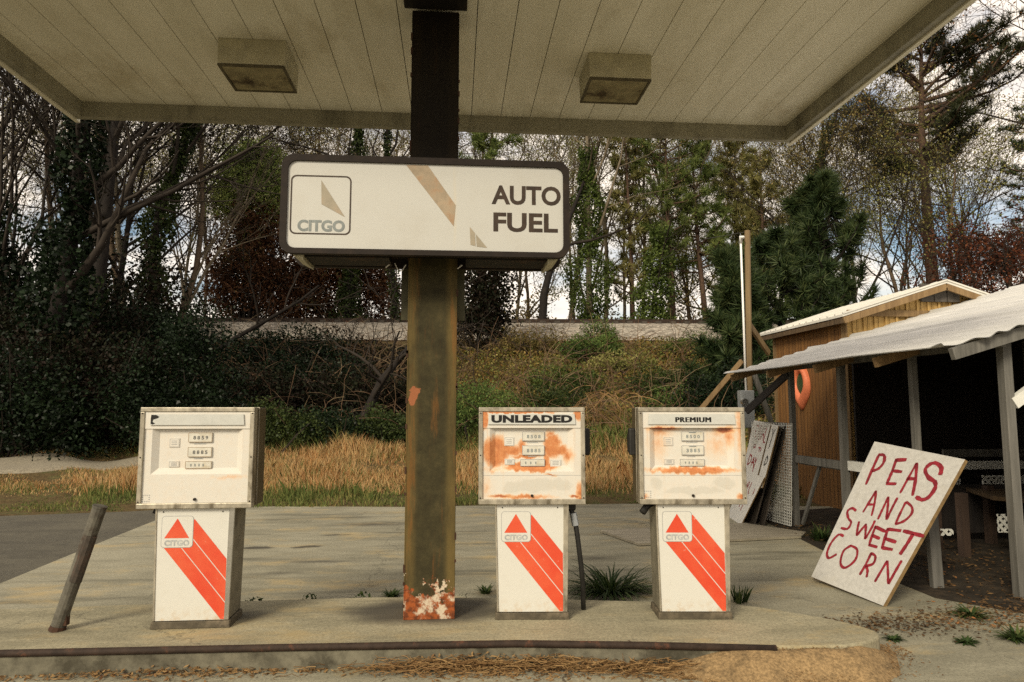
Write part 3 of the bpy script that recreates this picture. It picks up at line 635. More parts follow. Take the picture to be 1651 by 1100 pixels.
    b = MB(); b.hexa([(-.224, .022, .045), (-.211, .022, .045), (-.211, .0355, .045), (-.224, .0355, .045), (-.238, .022, .719), (-.227, .022, .719), (-.227, .0355, .719), (-.238, .0355, .719)]); b.build('trim', STEEL, t, bevel=.003)
    b = MB(); y_ = .027
    b.hexa([(-.211, y_, .046), (.196, y_, .046), (.196, .035, .046), (-.211, .035, .046), (-.227, y_, .717), (.204, y_, .717), (.204, .035, .717), (-.227, .035, .717)], 0)
    sl_ = 1.215; cs = (.262, .388, .521, .648); O1, O2, O3 = (0, y_ - .0008, 0), (0, y_ - .0016, 0), (0, y_ - .0024, 0); ex, ey = (1, 0, 0), (0, 0, 1)
    for i in range(3):
        a_, c_ = cs[i] + (.004 if i else 0), cs[i + 1] - (.004 if i < 2 else 0)
        p = [(-.4, a_ + .4 * sl_), (.4, a_ - .4 * sl_), (.4, c_ - .4 * sl_), (-.4, c_ + .4 * sl_)]
        p = clip(p, 1, 0, .1975); p = clip(p, 0, -1, -.049); p = clip(p, -.98, 1, .652)
        b.flat([p], O1, ex, ey, 1)
    b.flat([rrect(-.197, -.007, .479, .671, .02)], O2, ex, ey, 2); b.flat([rrect(-.194, -.010, .482, .668, .018)], O3, ex, ey, 0)
    O4 = (0, y_ - .0032, 0)
    b.flat([[(-.178, .537), (-.030, .537), (-.103, .656)]], O4, ex, ey, 1); b.flat(text2d('CITGO', -.176, -.028, .490, .526, .05, 1.06), O4, ex, ey, 3)
    b.build('pedestal_panel', [WHT, REDP, LINEP, GREYP], t)
    b = MB(); b.hexa([(-.236, .012, 0), (.236, .012, 0), (.236, .28, 0), (-.236, .28, 0), (-.232, .018, .042), (.232, .018, .042), (.232, .278, .042), (-.232, .278, .042)]); b.build('plinth', PLINTH, t, bevel=.005)
    if hose == 'long':
        b = MB(); b.tube([(.25, .12, .70), (.262, .10, .665), (.285, .1, .60), (.30, .1, .50), (.325, .12, .30), (.34, .16, .16), (.345, .2, .06), (.36, .3, -.10)], .0165, 8); b.build('hose', RUBBER, t, smooth=True)
        b = MB(); b.box(.235, .29, .08, .15, .665, .719); b.build('hose_coupling', RUBBER, t, bevel=.012)
        b = MB(); b.tube([(.273, .1, .65), (.288, .1, .57)], .023, 8); b.build('hose_ferrule', GALV, t)
    elif hose == 'stub':
        b = MB(); b.tube([(-.24, .12, .715), (-.275, .1, .70), (-.315, .08, .655)], .024, 8); b.build('hose', RUBBER, t, smooth=True)
    else:
        b = MB(); b.tube([(-.25, .1, .717), (-.262, .09, .675)], .022, 8); b.build('hose', RUBBER, t, smooth=True)
    if hose != 'nub':
        sx = 1 if hose == 'long' else -1
        b = MB(); P_ = [(.06, .86 + .06), (.06, 1.08 + .06), (.0, 1.06 + .06)]; 
        b.prism([(.10, 1.02), (.10, 1.20), (.155, 1.20), (.205, 1.13), (.19, 1.04)], 0, sx * .343, sx * .39); b.build('nozzle_boot', RUBBER, t, bevel=.012)
    return t
pump('white fuel pump left of the column with a blank broken grey header', -1.591, 4.46, 0, 'a', 'nub')
pump('rusted UNLEADED fuel pump just right of the column, orange rust across its face', .500, 4.465, R(-4), 'b', 'long')
pump('PREMIUM fuel pump at the right end, rust streaks around its recess', 1.533, 4.385, R(-5), 'c', 'stub')

# leaning bollard
t = thing('bollard', 'leaning grey steel pipe bollard at the left end of the island', 'bollard', (-2.375, 4.51, .13))
b = MB(); top = Vector((.205, .0, .725)); d = top.normalized()
b.tube([(0, 0, .012), top], .040, 14); b.build('pipe', BOLL, t, smooth=False)
b = MB(); b.tube([top - d * .002, top + d * .010], .043, 14); b.build('cap', BOLL, t)
b = MB(); b.tube([d * .30 + Vector((.012, -.012, 0)), d * .58 + Vector((.012, -.012, 0))], .036, 10); b.build('rust_sleeve', SLEEVE, t)
b = MB(); b.tube([(0, 0, 0), d * .028], [.05, .044], 10); b.box(.03, .06, -.02, .02, .03, .10); b.build('broken_foot', RUSTD, t)
# ------------------------------------------------------------------ railway
def trk(x, d): return (x, 29.4 + d - .055 * x)
t = thing('railway_track', 'pair of rusty rails running along the top of the stone bank', 'railway')
t.location = (0, 29.4, 5.03)
for d in (-.72, .72):
    a, e = trk(-60, d), trk(45, d); b = MB(); b.beam((a[0], a[1] - 29.4, .09), (e[0], e[1] - 29.4, .09), .07, .16); b.build('rail', RUSTST, t)
b = MB(); SLP = woodmat('sleeper_timber', (.03, .024, .018), (.07, .055, .04))
for i in range(95):
    x = -30 + i * .6; a, e = trk(x, -1.25), trk(x + .14, 1.25)
    q = MB(); q.beam((a[0], a[1] - 29.4, -.03), (e[0], e[1] - 29.4, -.03), .22, .13)
    q.build('sleeper', SLP, t)

# ------------------------------------------------------------------ shed
SX, SY0, SY1, SR = 5.6, 9.40, 11.65, 7.02       # left wall, gable front, far end, ridge line
EZ, RZ = 2.80, 3.25
SW = 2 * SR - SX
shed = thing('wooden_shed', 'brown plank shed with white metal roof behind the corrugated lean-to', 'shed', (SX, SY0, 0))
b = MB(); b.prism([(0, -.1), (SY1 - SY0, -.1), (SY1 - SY0, EZ), (0, EZ)], 0, 0, .06); b.build('side_wall', SHEDW, shed)
b = MB(); b.box(SW - SX - .06, SW - SX, 0, SY1 - SY0, -.1, EZ); b.box(.062, SW - SX - .062, SY1 - SY0 - .06, SY1 - SY0, -.1, EZ); b.prism([(.062, EZ), (SW - SX - .062, EZ), (SR - SX, RZ - .03)], 1, SY1 - SY0 - .06, SY1 - SY0); b.build('rear_wall', SHEDW, shed)
b = MB(); hw = SR - SX; x = .0; i = 0; rg = random.Random(3)
while x < 2 * hw - .02:                          # upright boards with gaps
    x1 = min(x + .165, 2 * hw); top = lambda u: EZ + (RZ - EZ) * (1 - abs(u - hw) / hw) - .03
    zt0, zt1 = top(x), top(x1 - .008); dy = rg.uniform(0, .006)
    b.hexa([(x, -dy, -.1), (x1 - .008, -dy, -.1), (x1 - .008, .03, -.1), (x, .03, -.1), (x, -dy, zt0), (x1 - .008, -dy, zt1), (x1 - .008, .03, zt1), (x, .03, zt0)])
    x = x1
b.build('gable_wall', GABW, shed)
b = MB(); b.box(.062, 2 * hw - .062, .032, .06, -.1, EZ); b.build('wall_lining', DARKW, shed)
b = MB(); x = .10
while x < 2 * hw - .1: b.box(x - .014, x + .014, -.026, -.008, 2.55, EZ + (RZ - EZ) * (1 - abs(x - hw) / hw) - .06); x += .165
b.build('batten', GABW, shed)
for y0, y1 in ((-.03, .10), (SY1 - SY0 - .08, SY1 - SY0 + .01)): b = MB(); b.box(-.02, .0, y0, y1, -.1, EZ - .02); b.build('corner_board', TRIMW, shed)
b = MB(); b.box(0, 2 * hw, -.055, -.03, EZ - .02, EZ + .07); b.build('gable_beam', TRIMW, shed)
v0 = hw - .30; b = MB()
for i in range(3): b.box(v0 + i * .2, v0 + i * .2 + .185, -.075, -.035, EZ + .20, EZ + .46)
b.build('vent', LOUV, shed)
ov, oy = .16, .2; k_ = (RZ - EZ) / hw
for sgn in (-1, 1):
    b = MB(); xe = hw + sgn * (hw + ov); ze = EZ - ov * k_
    P = []
    for z_ in (0, .035): P += [(xe, -oy, ze + z_), (hw, -oy, RZ + z_), (hw, SY1 - SY0 + oy, RZ + z_), (xe, SY1 - SY0 + oy, ze + z_)]
    b.hexa(P)
    n = 14
    for i in range(n):
        y = -oy + (SY1 - SY0 + 2 * oy) * i / (n - 1); b.beam((xe, y, ze + .047), (hw, y, RZ + .047), .03, .022)
    rf = b.build('roof', ROOFW, shed)
    b = MB(); b.beam((xe + sgn * -.02, -oy + .01, ze - .05), (hw, -oy + .01, RZ - .05), .03, .09); b.build('fascia', TRIMW, rf)
    b = MB(); b.beam((xe - sgn * .03, -oy + .03, ze - .045), (xe - sgn * .03, SY1 - SY0 + oy, ze - .045), .03, .08); b.build('fascia', EAVEW, rf)

# ------------------------------------------------------------------ lean-to stand
st = thing('produce_stand', 'open farm stand under a pale corrugated lean-to roof, dark inside', 'farm stand', (4.25, 7.2, 0))
ox, oy_ = 4.25, 7.2
ROOF0, RK = 1.93, .295                            # height at x = 3.75, rise per metre
def rz_(x): return ROOF0 + RK * (x - 3.75)
xs_ = np.linspace(3.73, 8.6, 420); pitch = .17
rows = [(4.88, 0), (6.2, .004), (7.6, .0), (9.32, .0)]
V = []; F = []; rg = random.Random(8)
wob = [rg.uniform(-.012, .012) for _ in range(4)]
for t_ in (0, -.006):
    for j, (yy, dz) in enumerate(rows):
        for x in xs_:
            lapp = .022 * ((x - 3.73) / .62 % 1 < .10)
            yq = yy + (.02 * math.sin(x * 9.3) if j == 0 else 0) - (.24 * max(0, 1 - abs(x - 3.73) / .3) if j == 0 else 0) * -1
            V.append((x - ox, yq - oy_, rz_(x) + .010 * math.sin(2 * math.pi * x / pitch) + lapp + dz + t_ + wob[j] * .6))
n = len(xs_); m = len(rows) * n
for s_ in range(2):
    for j in range(len(rows) - 1):
        for i in range(n - 1):
            q = s_ * m + j * n + i; F.append((q, q + 1, q + n + 1, q + n) if s_ == 0 else (q, q + n, q + n + 1, q + 1))
o = npmesh('corrugated_roof', V, F, CORR, st); o.data.polygons.foreach_set('use_smooth', [True] * len(o.data.polygons))
def post(x, y, z1, w_=.062, m=GREYW, lean=(0, 0)):
    b = MB(); b.beam((x - ox, y - oy_, -.02), (x - ox + lean[0], y - oy_ + lean[1], z1), w_, w_, up=(0, 1, 0)); return b.build('post', m, st, bevel=.004)
post(4.25, 8.41, 1.98); post(4.25, 7.28, 1.98, .072);  post(4.37, 5.14, 1.98, .075, GREYW)
b = MB(); b.beam((0, 6.08 - oy_, .90), (0, 6.08 - oy_, 1.98), .06, .06, up=(0, 1, 0)); b.build('post', GREYW, st, bevel=.004)
for y in (8.9, 7.3, 5.3): post(7.9, y, 2.95)
b = MB(); b.beam((0, -2.2, 2.0), (0, 2.1, 2.0), .05, .12); b.build('eave_beam', GREYW, st)
for y in (9.2, 8.1, 7.0, 5.95, 4.97):
    b = MB(); b.beam((3.80 - ox, y - oy_, rz_(3.80) - .07), (8.5 - ox, y - oy_, rz_(8.5) - .07), .045, .09); b.build('rafter', TRIMW if y > 5 else GREYW, st)
b = MB(); b.beam((4.22 - ox, 8.43 - oy_, 1.90), (3.86 - ox, 8.9 - oy_, 1.42), .05, .085); b.build('knee_brace', DARKW, st)
b = MB(); b.beam((4.40 - ox, 5.12 - oy_, 1.50), (4.95 - ox, 5.12 - oy_, 1.86), .05, .09); b.build('knee_brace', WHITEW, st)
# rails along the open side
b = MB(); b.beam((0, 8.37 - oy_, .84), (0, 7.33 - oy_, .84), .04, .09); b.beam((.05, 8.37 - oy_, .80), (.05, 7.33 - oy_, .80), .03, .05); b.build('rail', GREYW, st)
b = MB(); b.beam((.03, 7.23 - oy_, .845), (.03, 6.0 - oy_, .845), .06, .10); b.build('rail', WHITEW, st)
b = MB(); b.beam((0.02, 8.3 - oy_, .05), (.05, 7.9 - oy_, .78), .03, .04); b.build('rail_brace', GREYW, st)
# added walls that block sun and keep the inside dark; rear and end unseen
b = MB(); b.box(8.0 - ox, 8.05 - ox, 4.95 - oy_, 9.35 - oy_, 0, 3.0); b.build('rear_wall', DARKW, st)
b = MB(); b.prism([(4.62 - ox, 0), (7.99 - ox, 0), (7.99 - ox, rz_(7.99) - .1), (4.62 - ox, rz_(4.62) - .1)], 1, 5.0 - oy_, 5.05 - oy_); b.build('added_end_wall', DARKW, st)
b = MB(); b.box(5.62 - ox, 7.99 - ox, 9.30 - oy_, 9.34 - oy_, 0, 2.4); b.build('shade_lining', DARKW, st)  # added dark sheet over the gable boards, standing in for deep shade
# counter with white boards and lattice skirts
ct = thing('display_counter', 'plank counter inside the stand with white back boards and lattice skirt', 'counter', (5.9, 7.4, 0))
ps = lambda x, y, Y: at_y(x, y, Y) - Vector((5.9, 7.4, 0))
def hb(x0, x1, y0, y1, Y, m, name, t_=.03):
    a, c = ps(x0, y1, Y), ps(x1, y0, Y); b = MB(); b.box(a.x, c.x, a.y, a.y + t_, a.z, c.z); return b.build(name, m, ct)
hb(1522, 1660, 724, 737, 7.6, GREYW, 'back_board'); hb(1540, 1660, 743, 757, 7.58, WHITEW, 'back_board')
def lattice(x0, x1, y0, y1, Y, name, parent, off, cell=.075, wd=.026):
    a, c = at_y(x0, y1, Y) - off, at_y(x1, y0, Y) - off; W, H = c.x - a.x, c.z - a.z; b = MB()
    for s_ in (-1, 1):
        u = -H if s_ > 0 else 0
        while u < W + (0 if s_ > 0 else H):
            p = [(u - wd * .7, 0), (u + wd * .7, 0), (u + s_ * H + wd * .7, H), (u + s_ * H - wd * .7, H)]
            p = clip(clip(p, -1, 0, 0), 1, 0, W)
            if len(p) > 2: b.prism([(a.x + q[0], a.z + q[1]) for q in p], 1, a.y + (.012 if s_ > 0 else 0), a.y + (.020 if s_ > 0 else .0115))
            u += cell
    return b.build(name, WHITEW, parent)
O_ = Vector((5.9, 7.4, 0))
lattice(1586, 1660, 766, 789, 7.5, 'lattice_skirt', ct, O_); lattice(1611, 1640, 829, 859, 6.6, 'lattice_skirt', ct, O_); lattice(1519, 1537, 853, 864, 6.7, 'lattice_skirt', ct, O_); lattice(1538, 1549, 772, 784, 7.5, 'lattice_skirt', ct, O_)
b = MB(); p = [ps(1548, 783, 7.45), ps(1660, 787, 7.45), ps(1660, 806, 6.7), ps(1600, 800, 6.7)]; b.hexa([q - Vector((0, 0, .04)) for q in p] + p); b.build('counter_top', EAVEW, ct)
for px, Y, m in ((1512, 7.0, RUSTD), (1556, 6.6, GREYW), (1600, 7.2, DARKW)):
    q = ps(px, 900, Y); b = MB(); b.box(q.x - .04, q.x + .04, q.y - .04, q.y + .04, 0, .62); b.build('leg', woodmat('counter_leg', (.028, .016, .010), (.055, .032, .02)), ct)
q0, q1 = ps(1500, 870, 7.3), ps(1660, 870, 7.3); b = MB(); b.box(q0.x, q1.x, q0.y, q0.y + .03, .10, .62); b.build('front_board', DARKW, ct)

# orange ring on the plank wall
t = thing('orange_ring', 'orange pear shaped ring with dark green centre hung on the brown plank wall', 'ring', (5.595, 10.72, 1.46))
b = MB(); n = 28
def pear(a, s): 
    y = math.sin(a); z = math.cos(a); ww = .27 * (1 - .28 * max(0, -z) ** 1.5)
    if z < -.3: ww *= (1 - .55 * ((-z - .3) / .7) ** 1.6)
    return (y * ww * s, .34 + z * .36 * s + (.05 if s < 1 else 0))
prof = [(1.0, 0), (1.0, -.03), (.93, -.065), (.78, -.085), (.62, -.07), (.50, -.03), (.48, 0)]
for i in range(n):
    for (s, d) in prof: y, z = pear(2 * math.pi * i / n, s); b.v.append((d, y, z))
m = len(prof)
for i in range(n):
    for j in range(m - 1): b.f.append([i * m + j, i * m + j + 1, (i + 1) % n * m + j + 1, (i + 1) % n * m + j]); b.m.append(0)
b.build('ring', ORNG, t, smooth=True)
b = MB(); pl = [pear(2 * math.pi * i / n, .52) for i in range(n)]; b.prism(pl, 0, -.02, -.005); b.build('centre', DKGRN, t)
b = MB(); b.tube([(-.03, 0, .70), (0, 0, .80)], .008, 5); b.build('hanger', DARKW, t)

# meter pole
pp = at_y(1208, 640, 10.3); t = thing('meter_pole', 'timber service pole with white conduit and grey meter box', 'pole', (pp.x, 10.3, 0))
tp = at_y(1203, 372, 10.3)
b = MB(); b.tube([(0.02, 0, 0), (.01, 0, 2), (tp.x - pp.x + .02, 0, tp.z)], [.052, .048, .044], 9); b.build('post', POLEW, t)
b = MB(); b.tube([(-.07, -.05, 1.7), (-.075, -.05, tp.z - .22)], .017, 8); b.tube([(-.075, -.05, tp.z - .22), (-.08, -.08, tp.z - .12), (-.06, -.12, tp.z - .14)], [.021, .03, .026], 8); b.build('conduit', PVC, t, smooth=True)
for z in (2.2, 3.0, 3.6): pass
b = MB(); c0, c1 = at_y(1192, 690, 10.2), at_y(1212, 630, 10.2); b.box(c0.x - pp.x, c1.x - pp.x, -.19, -.06, c0.z, c1.z); bx_ = b.build('meter_box', GALV, t, bevel=.008)
b = MB(); cc = at_y(1199, 648, 10.1); b.tube([(cc.x - pp.x, -.19, cc.z), (cc.x - pp.x, -.26, cc.z)], .05, 14); b.build('meter', CHROME, bx_)
b = MB(); b.beam((0, .05, 2.86), (.55, .45, 2.35), .045, .09); b.build('brace', POLEW, t)
b = MB(); b.beam((-.05, .1, 2.2), (-.75, .9, 1.1), .045, .08); b.build('brace', TRIMW, t)
b = MB(); b.beam((.05, -.05, 2.05), (.35, .0, 1.2), .04, .07); b.build('brace', GREYW, t)
b = MB(); b.tube([(tp.x - pp.x, 0, tp.z - .02), (-.5, .4, tp.z - .05), (-1.0, 1.0, tp.z - .25)], .006, 5); b.build('wire', RUBBER, t)

# ------------------------------------------------------------------ hand painted boards
rgb_ = random.Random(21)
BL, BR, TL = Vector((3.033, 5.821, .059)), Vector((3.177, 4.989, 0)), Vector((3.738, 5.866, 1.153))
n_ = (BR - BL).cross(TL - BL).normalized()
if n_.dot(CO - BL) < 0: n_ = -n_
ex_ = (BR - BL).normalized(); ey_ = n_.cross(ex_)
def loc2(px, py, o, n, ex, ey): p = at_plane(px, py, o, n) - o; return (p.dot(ex), p.dot(ey))
def board(name, label, cat, outline, o, n, ex, ey, strokes, mats, thick=.018, lift=0., group=None):
    """a flat board standing at its own distance; strokes = (material, width, [photo points])"""
    b = MB(); P = [loc2(px, py, o, n, ex, ey) for px, py in outline]
    A = [o + ex * u + ey * v_ + n * lift for u, v_ in P]; m = len(A); B_ = [p - n * thick for p in A]
    b.add(A, [tuple(range(m))], 0); b.add(B_, [tuple(range(m))[::-1]], 1)
    b.add(A + B_, [(i, m + i, m + (i + 1) % m, (i + 1) % m) for i in range(m)], 1)
    for (mi, w_, pts) in strokes:
        q = [loc2(px, py, o, n, ex, ey) for px, py in pts]
        b.flat(brush(q, w_, rgb_), o + n * (lift + .0015), ex, ey, mi)
    org = sum(A, Vector()) / m; org.z = 0
    b.v = [tuple(Vector(v_) - org) for v_ in b.v]
    ob = b.build(name, mats, loc=org); tag(ob, label, cat, group); return ob
z5 = lambda *pts: [(1150 + x / 2.499, 660 + y / 2.499) for x, y in pts]
zB = lambda *pts: [(1400 + x / 5.498, 660 + y / 5.498) for x, y in pts]
W1, W2 = .030, .023
ST = [(2, W1, z5((668, 183), (641, 243), (615, 304))), (2, W1, z5((664, 184), (688, 186), (688, 212), (668, 238), (640, 250))),
      (2, W1, zB((250, 445), (210, 555), (165, 660))), (2, W1 * 1.15, zB((235, 452), (340, 448))), (2, W1, zB((212, 545), (300, 556))), (2, W1, zB((158, 660), (250, 662))),
      (2, W2, zB((430, 475), (350, 620), (282, 745))), (2, W1, zB((430, 475), (420, 620), (392, 768))), (2, W1, zB((338, 615), (420, 618))),
      (2, W1 * 1.15, zB((637, 585), (648, 520), (600, 478), (545, 490), (505, 540), (535, 605), (590, 645), (592, 700), (540, 775), (480, 803), (420, 775))),
      (2, W2, z5((657, 328), (630, 372), (603, 416))), (2, W2, z5((657, 328), (650, 380), (638, 430))), (2, W2, z5((622, 384), (650, 384))),
      (2, W2, zB((180, 775), (130, 880), (85, 977))), (2, W2, zB((180, 775), (172, 880), (160, 980))), (2, W2, zB((260, 783), (210, 880), (162, 980))),
      (2, W2, zB((335, 820), (285, 920), (240, 1020))), (2, W2, zB((335, 820), (385, 865), (385, 925), (320, 990), (238, 1020))),
      (2, W2, z5((576, 410), (560, 399), (541, 412), (545, 440), (556, 456), (541, 482), (514, 478))),
      (2, W2, z5((588, 452), (582, 480), (578, 510))), (2, W2, z5((578, 510), (600, 482), (618, 462))), (2, W2, z5((616, 462), (614, 495), (612, 524))), (2, W2, z5((612, 524), (640, 475), (652, 448))),
      (2, W2, z5((655, 470), (640, 510), (628, 548))), (2, W2 * 1.2, z5((650, 472), (696, 494))), (2, W2 * 1.2, z5((640, 508), (672, 522))), (2, W2 * 1.2, z5((626, 546), (662, 556))),
      (2, W1, z5((705, 480), (692, 520), (680, 560))), (2, W1, z5((700, 483), (758, 490))), (2, W1, z5((692, 521), (738, 536))), (2, W1, z5((678, 558), (724, 566))),
      (2, W1 * 1.1, z5((765, 490), (850, 512))), (2, W1, z5((806, 502), (780, 545), (752, 586))),
      (2, W2, z5((526, 512), (505, 506), (476, 538), (459, 578), (466, 600), (498, 584))),
      (2, W2, z5((553, 549), (580, 566), (572, 608), (532, 639), (513, 620), (525, 572), (556, 549))),
      (2, W2, z5((638, 578), (615, 625), (590, 668))), (2, W2, z5((634, 580), (653, 592), (645, 622), (612, 633))), (2, W2, z5((615, 631), (622, 650), (618, 678))),
      (2, W2, z5((702, 610), (678, 650), (651, 696))), (2, W2, z5((702, 610), (704, 655), (706, 705))), (2, W2, z5((760, 609), (733, 655), (706, 705)))]
board('painted_board', 'large leaning white board painted PEAS AND SWEET CORN in dark red', 'sign board', [(1308, 930), (1424, 977), (1556, 741), (1410, 712)], BL, n_, ex_, ey_, ST, [BOARDP, EDGEW, MAROON], .03)
# stick that props the board
b = MB(); b.beam((3.95, 5.5, .0), (3.92, 5.5, 1.0), .05, .09); o = b.build('prop_stake', GREYW); tag(o, 'upright timber stake behind the big PEAS board', 'stake')
# stacked boards by the meter pole
G1, G2, G3 = Vector((3.623, 8.552, 0)), Vector((3.741, 9.293, 0)), at_x(1254, 683, 4.1)
nb = (G1 - G2).cross(G3 - G2).normalized()
if nb.dot(CO - G1) < 0: nb = -nb
eb = (G1 - G2).normalized(); fb = nb.cross(eb)
zc = lambda *pts: [(1165 + x / 11, 670 + y / 11) for x, y in pts]
zd = lambda *pts: [(1165 + x / 10, 750 + y / 10) for x, y in pts]
T1 = .026
board('painted_board', 'narrow white board lettered DEAL OF THE DAY in thin red', 'sign board', zc((395, 800), (300, 1330), (575, 1330), (625, 1040), (858, 140), (555, 85)), G1, nb, eb, fb,
      [(2, T1, zc((610, 180), (585, 290), (565, 400))), (2, T1, zc((610, 180), (650, 200), (640, 300), (568, 395))), (2, T1, zc((680, 200), (655, 300), (625, 410))), (2, T1, zc((675, 190), (695, 195))), (2, T1, zc((648, 300), (680, 310))), (2, T1, zc((625, 415), (655, 422))),
       (2, T1, zc((735, 210), (700, 330), (665, 440))), (2, T1, zc((735, 210), (728, 340), (715, 440))), (2, T1, zc((695, 345), (728, 345))), (2, T1, zc((785, 200), (755, 340), (720, 470))), (2, T1, zc((720, 470), (750, 482))),
       (2, T1 * .9, zc((560, 510), (545, 580))), (2, T1 * .9, zc((560, 510), (578, 520), (570, 555), (540, 585))), (2, T1 * .9, zc((590, 510), (575, 590))), (2, T1 * .9, zc((640, 570), (680, 580))), (2, T1 * .9, zc((662, 575), (640, 640))), (2, T1 * .9, zc((690, 590), (660, 650))),
       (2, T1, zc((490, 690), (440, 870))), (2, T1, zc((490, 690), (520, 740), (490, 830), (435, 875))), (2, T1, zc((560, 735), (500, 900))), (2, T1, zc((560, 735), (545, 930))), (2, T1, zc((510, 835), (550, 835))), (2, T1, zc((590, 740), (580, 830))), (2, T1, zc((615, 760), (560, 900), (530, 1000)))],
      [BOARDW, EDGEW, REDLT], .016, .0)
board('painted_board', 'white board with black letters Y and P behind the DEAL OF THE DAY board', 'sign board', zc((640, 1060), (600, 1280), (690, 1280), (750, 1090), (985, 180), (872, 150)), G1, nb, eb, fb,
      [(2, .018, zc((890, 230), (885, 340))), (2, .022, zc((935, 240), (885, 350), (810, 590))), (2, .022, zc((785, 720), (750, 800), (725, 890))), (2, .022, zc((785, 715), (795, 770), (775, 840), (735, 880)))], [BOARDW, EDGEW, BLACKP], .016, -.004)
board('painted_board', 'blank lower white board with faint red scribble in front of the stacked boards', 'sign board', zd((95, 845), (318, 980), (695, 210), (560, 160), (360, 160)), G1, nb, eb, fb,
      [(2, T1, zd((400, 280), (380, 330))), (2, T1, zd((440, 280), (400, 430))), (2, T1, zd((465, 270), (430, 380))), (2, T1, zd((500, 290), (450, 400), (440, 480))), (2, T1, zd((550, 390), (510, 490))), (2, T1, zd((380, 330), (430, 350))), (2, T1 * .8, zd((355, 650), (305, 745))), (2, T1 * .8, zd((300, 640), (290, 690)))], [BOARDW, EDGEW, REDLT], .012, .02)
for i, (dx, dzz, lab) in enumerate(((.12, 1.22, 'dark thin board leaning behind the white lettered boards'), (.22, 1.28, 'second dark board, between the thin one and the white perforated panel'))):
    a, c = G1 + Vector((dx, -.03 - .05 * i, 0)), G2 + Vector((dx, .1, 0)); upv = Vector((.40 - .05 * i, 0, dzz)); b = MB(); nn = Vector((-1, 0, .3)).normalized()
    b.hexa([a, c, c + Vector((.02, 0, 0)), a + Vector((.02, 0, 0)), a + upv, c + upv, c + upv + Vector((.02, 0, 0)), a + upv + Vector((.02, 0, 0))])
    org = Vector((a.x, a.y, 0)); b.v = [tuple(Vector(p) - org) for p in b.v]
    o = b.build('leaning_board', [woodmat('dark_leaning_board', (.03, .024, .018), (.07, .055, .04))], loc=org); tag(o, lab, 'board')
# perforated white panel
a, c = at_z(1276, 848, .02), Vector((4.03, 9.25, .02)); tpn = at_x(1267, 682, a.x + .06); H_ = tpn.z - .02
pt = MB(); W_ = (a - c).length; dirp = (a - c).normalized(); b = MB(); up = Vector((.06, 0, H_)).normalized(); cell = .036; wd = .011
nn = dirp.cross(up)
nu, nv = int(W_ / cell), int(H_ / cell)
for i in range(nu + 1): q = dirp * (i * cell); b.beam(q, q + up * H_, wd, .006, up=nn)
for j in range(nv + 1): q = up * (j * cell) + nn * .0065; b.beam(q, q + dirp * W_, wd, .006, up=nn)
o = b.build('perforated_panel', WHITEW, loc=c); tag(o, 'white perforated panel standing on edge against the stand post', 'panel')
# plywood sheet on the ground
b = MB(); P = [at_z(968, 859, .0), at_z(1030, 881, .0), at_z(1292, 869, .0), at_z(1300, 862, 0), at_z(1200, 847, .0)]
P = [Vector((p.x, p.y)) for p in P]; b.prism([(p.x - P[0].x, p.y - P[0].y) for p in P], 2, .006, .03); o = b.build('plywood_sheet', PLYW, loc=(P[0].x, P[0].y, 0)); o.data.validate(); tag(o, 'grey weathered plywood sheet lying on the concrete behind the pumps', 'plywood')
# ------------------------------------------------------------------ vegetation
BARKD = plain('dark_bark', (.013, .010, .008), .9, 0, .4, 9, (.027, .021, .016), 3, (.5, .7), bump=.6, stretch=(3, 3, .6))
BARKP = plain('pale_bark', (.145, .12, .082), .9, 0, .3, 9, (.11, .09, .06), 3, (.5, .7), bump=.5, stretch=(3, 3, .6))
BARKB = plain('brown_bark', (.105, .075, .048), .9, 0, .35, 9, (.05, .035, .022), 3, (.5, .7), bump=.6, stretch=(3, 3, .6))
BARKR = plain('pine_bark', (.085, .052, .034), .9, 0, .4, 12, (.04, .026, .018), 4, (.5, .65), bump=.7, stretch=(2, 2, .7))
TWIGP = plain('pale_twigs', (.125, .10, .066), .9, 0, .3, 3)
TWIGD = plain('dark_twigs', (.026, .020, .015), .9, 0, .3, 3)
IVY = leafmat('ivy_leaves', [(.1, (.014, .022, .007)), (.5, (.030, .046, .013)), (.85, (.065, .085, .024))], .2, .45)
IVYL = leafmat('sunlit_ivy_leaves', [(.1, (0.0252, 0.0396, 0.0101)), (.5, (0.0612, 0.0900, 0.0202)), (.85, (0.1224, 0.1584, 0.0396))], .25, .45)  # lighter copy of the ivy green, sunlight put into the colour
LAUREL = leafmat('glossy_dark_leaves', [(.1, (0.0037, 0.0068, 0.0031)), (.55, (0.0081, 0.0155, 0.0062)), (.9, (0.0198, 0.0341, 0.0149))], .15, .38)  # dark green leaves, lowered further to carry the left wood's shade
AUTM = leafmat('autumn_leaves', [(.1, (.07, .035, .014)), (.5, (.17, .075, .025)), (.9, (.30, .16, .06))], .3)
GREENL = leafmat('mid_green_leaves', [(.1, (.035, .06, .017)), (.5, (.075, .12, .030)), (.9, (.15, .195, .05))], .25)
ROUNDL = leafmat('bright_evergreen_needles', [(.1, (0.1035, 0.1467, 0.0430)), (.5, (0.2587, 0.3277, 0.0949)), (.9, (0.5003, 0.5347, 0.1898))], .25)
BROWNR = leafmat('red_brown_vine_leaves', [(.1, (.035, .016, .009)), (.45, (.085, .038, .019)), (.8, (.16, .075, .035)), (.97, (.11, .12, .04))], .2)
DIML = leafmat('dim_winter_leaves', [(.1, (0.0060, 0.0060, 0.0030)), (.5, (0.0144, 0.0120, 0.0060)), (.9, (0.0300, 0.0252, 0.0120))], .15)  # near-black leaf colour with the left wood's shade put into it
OLIVE2 = leafmat('brown_olive_leaves', [(.1, (.055, .048, .017)), (.5, (.145, .115, .038)), (.9, (.28, .21, .08))], .35)
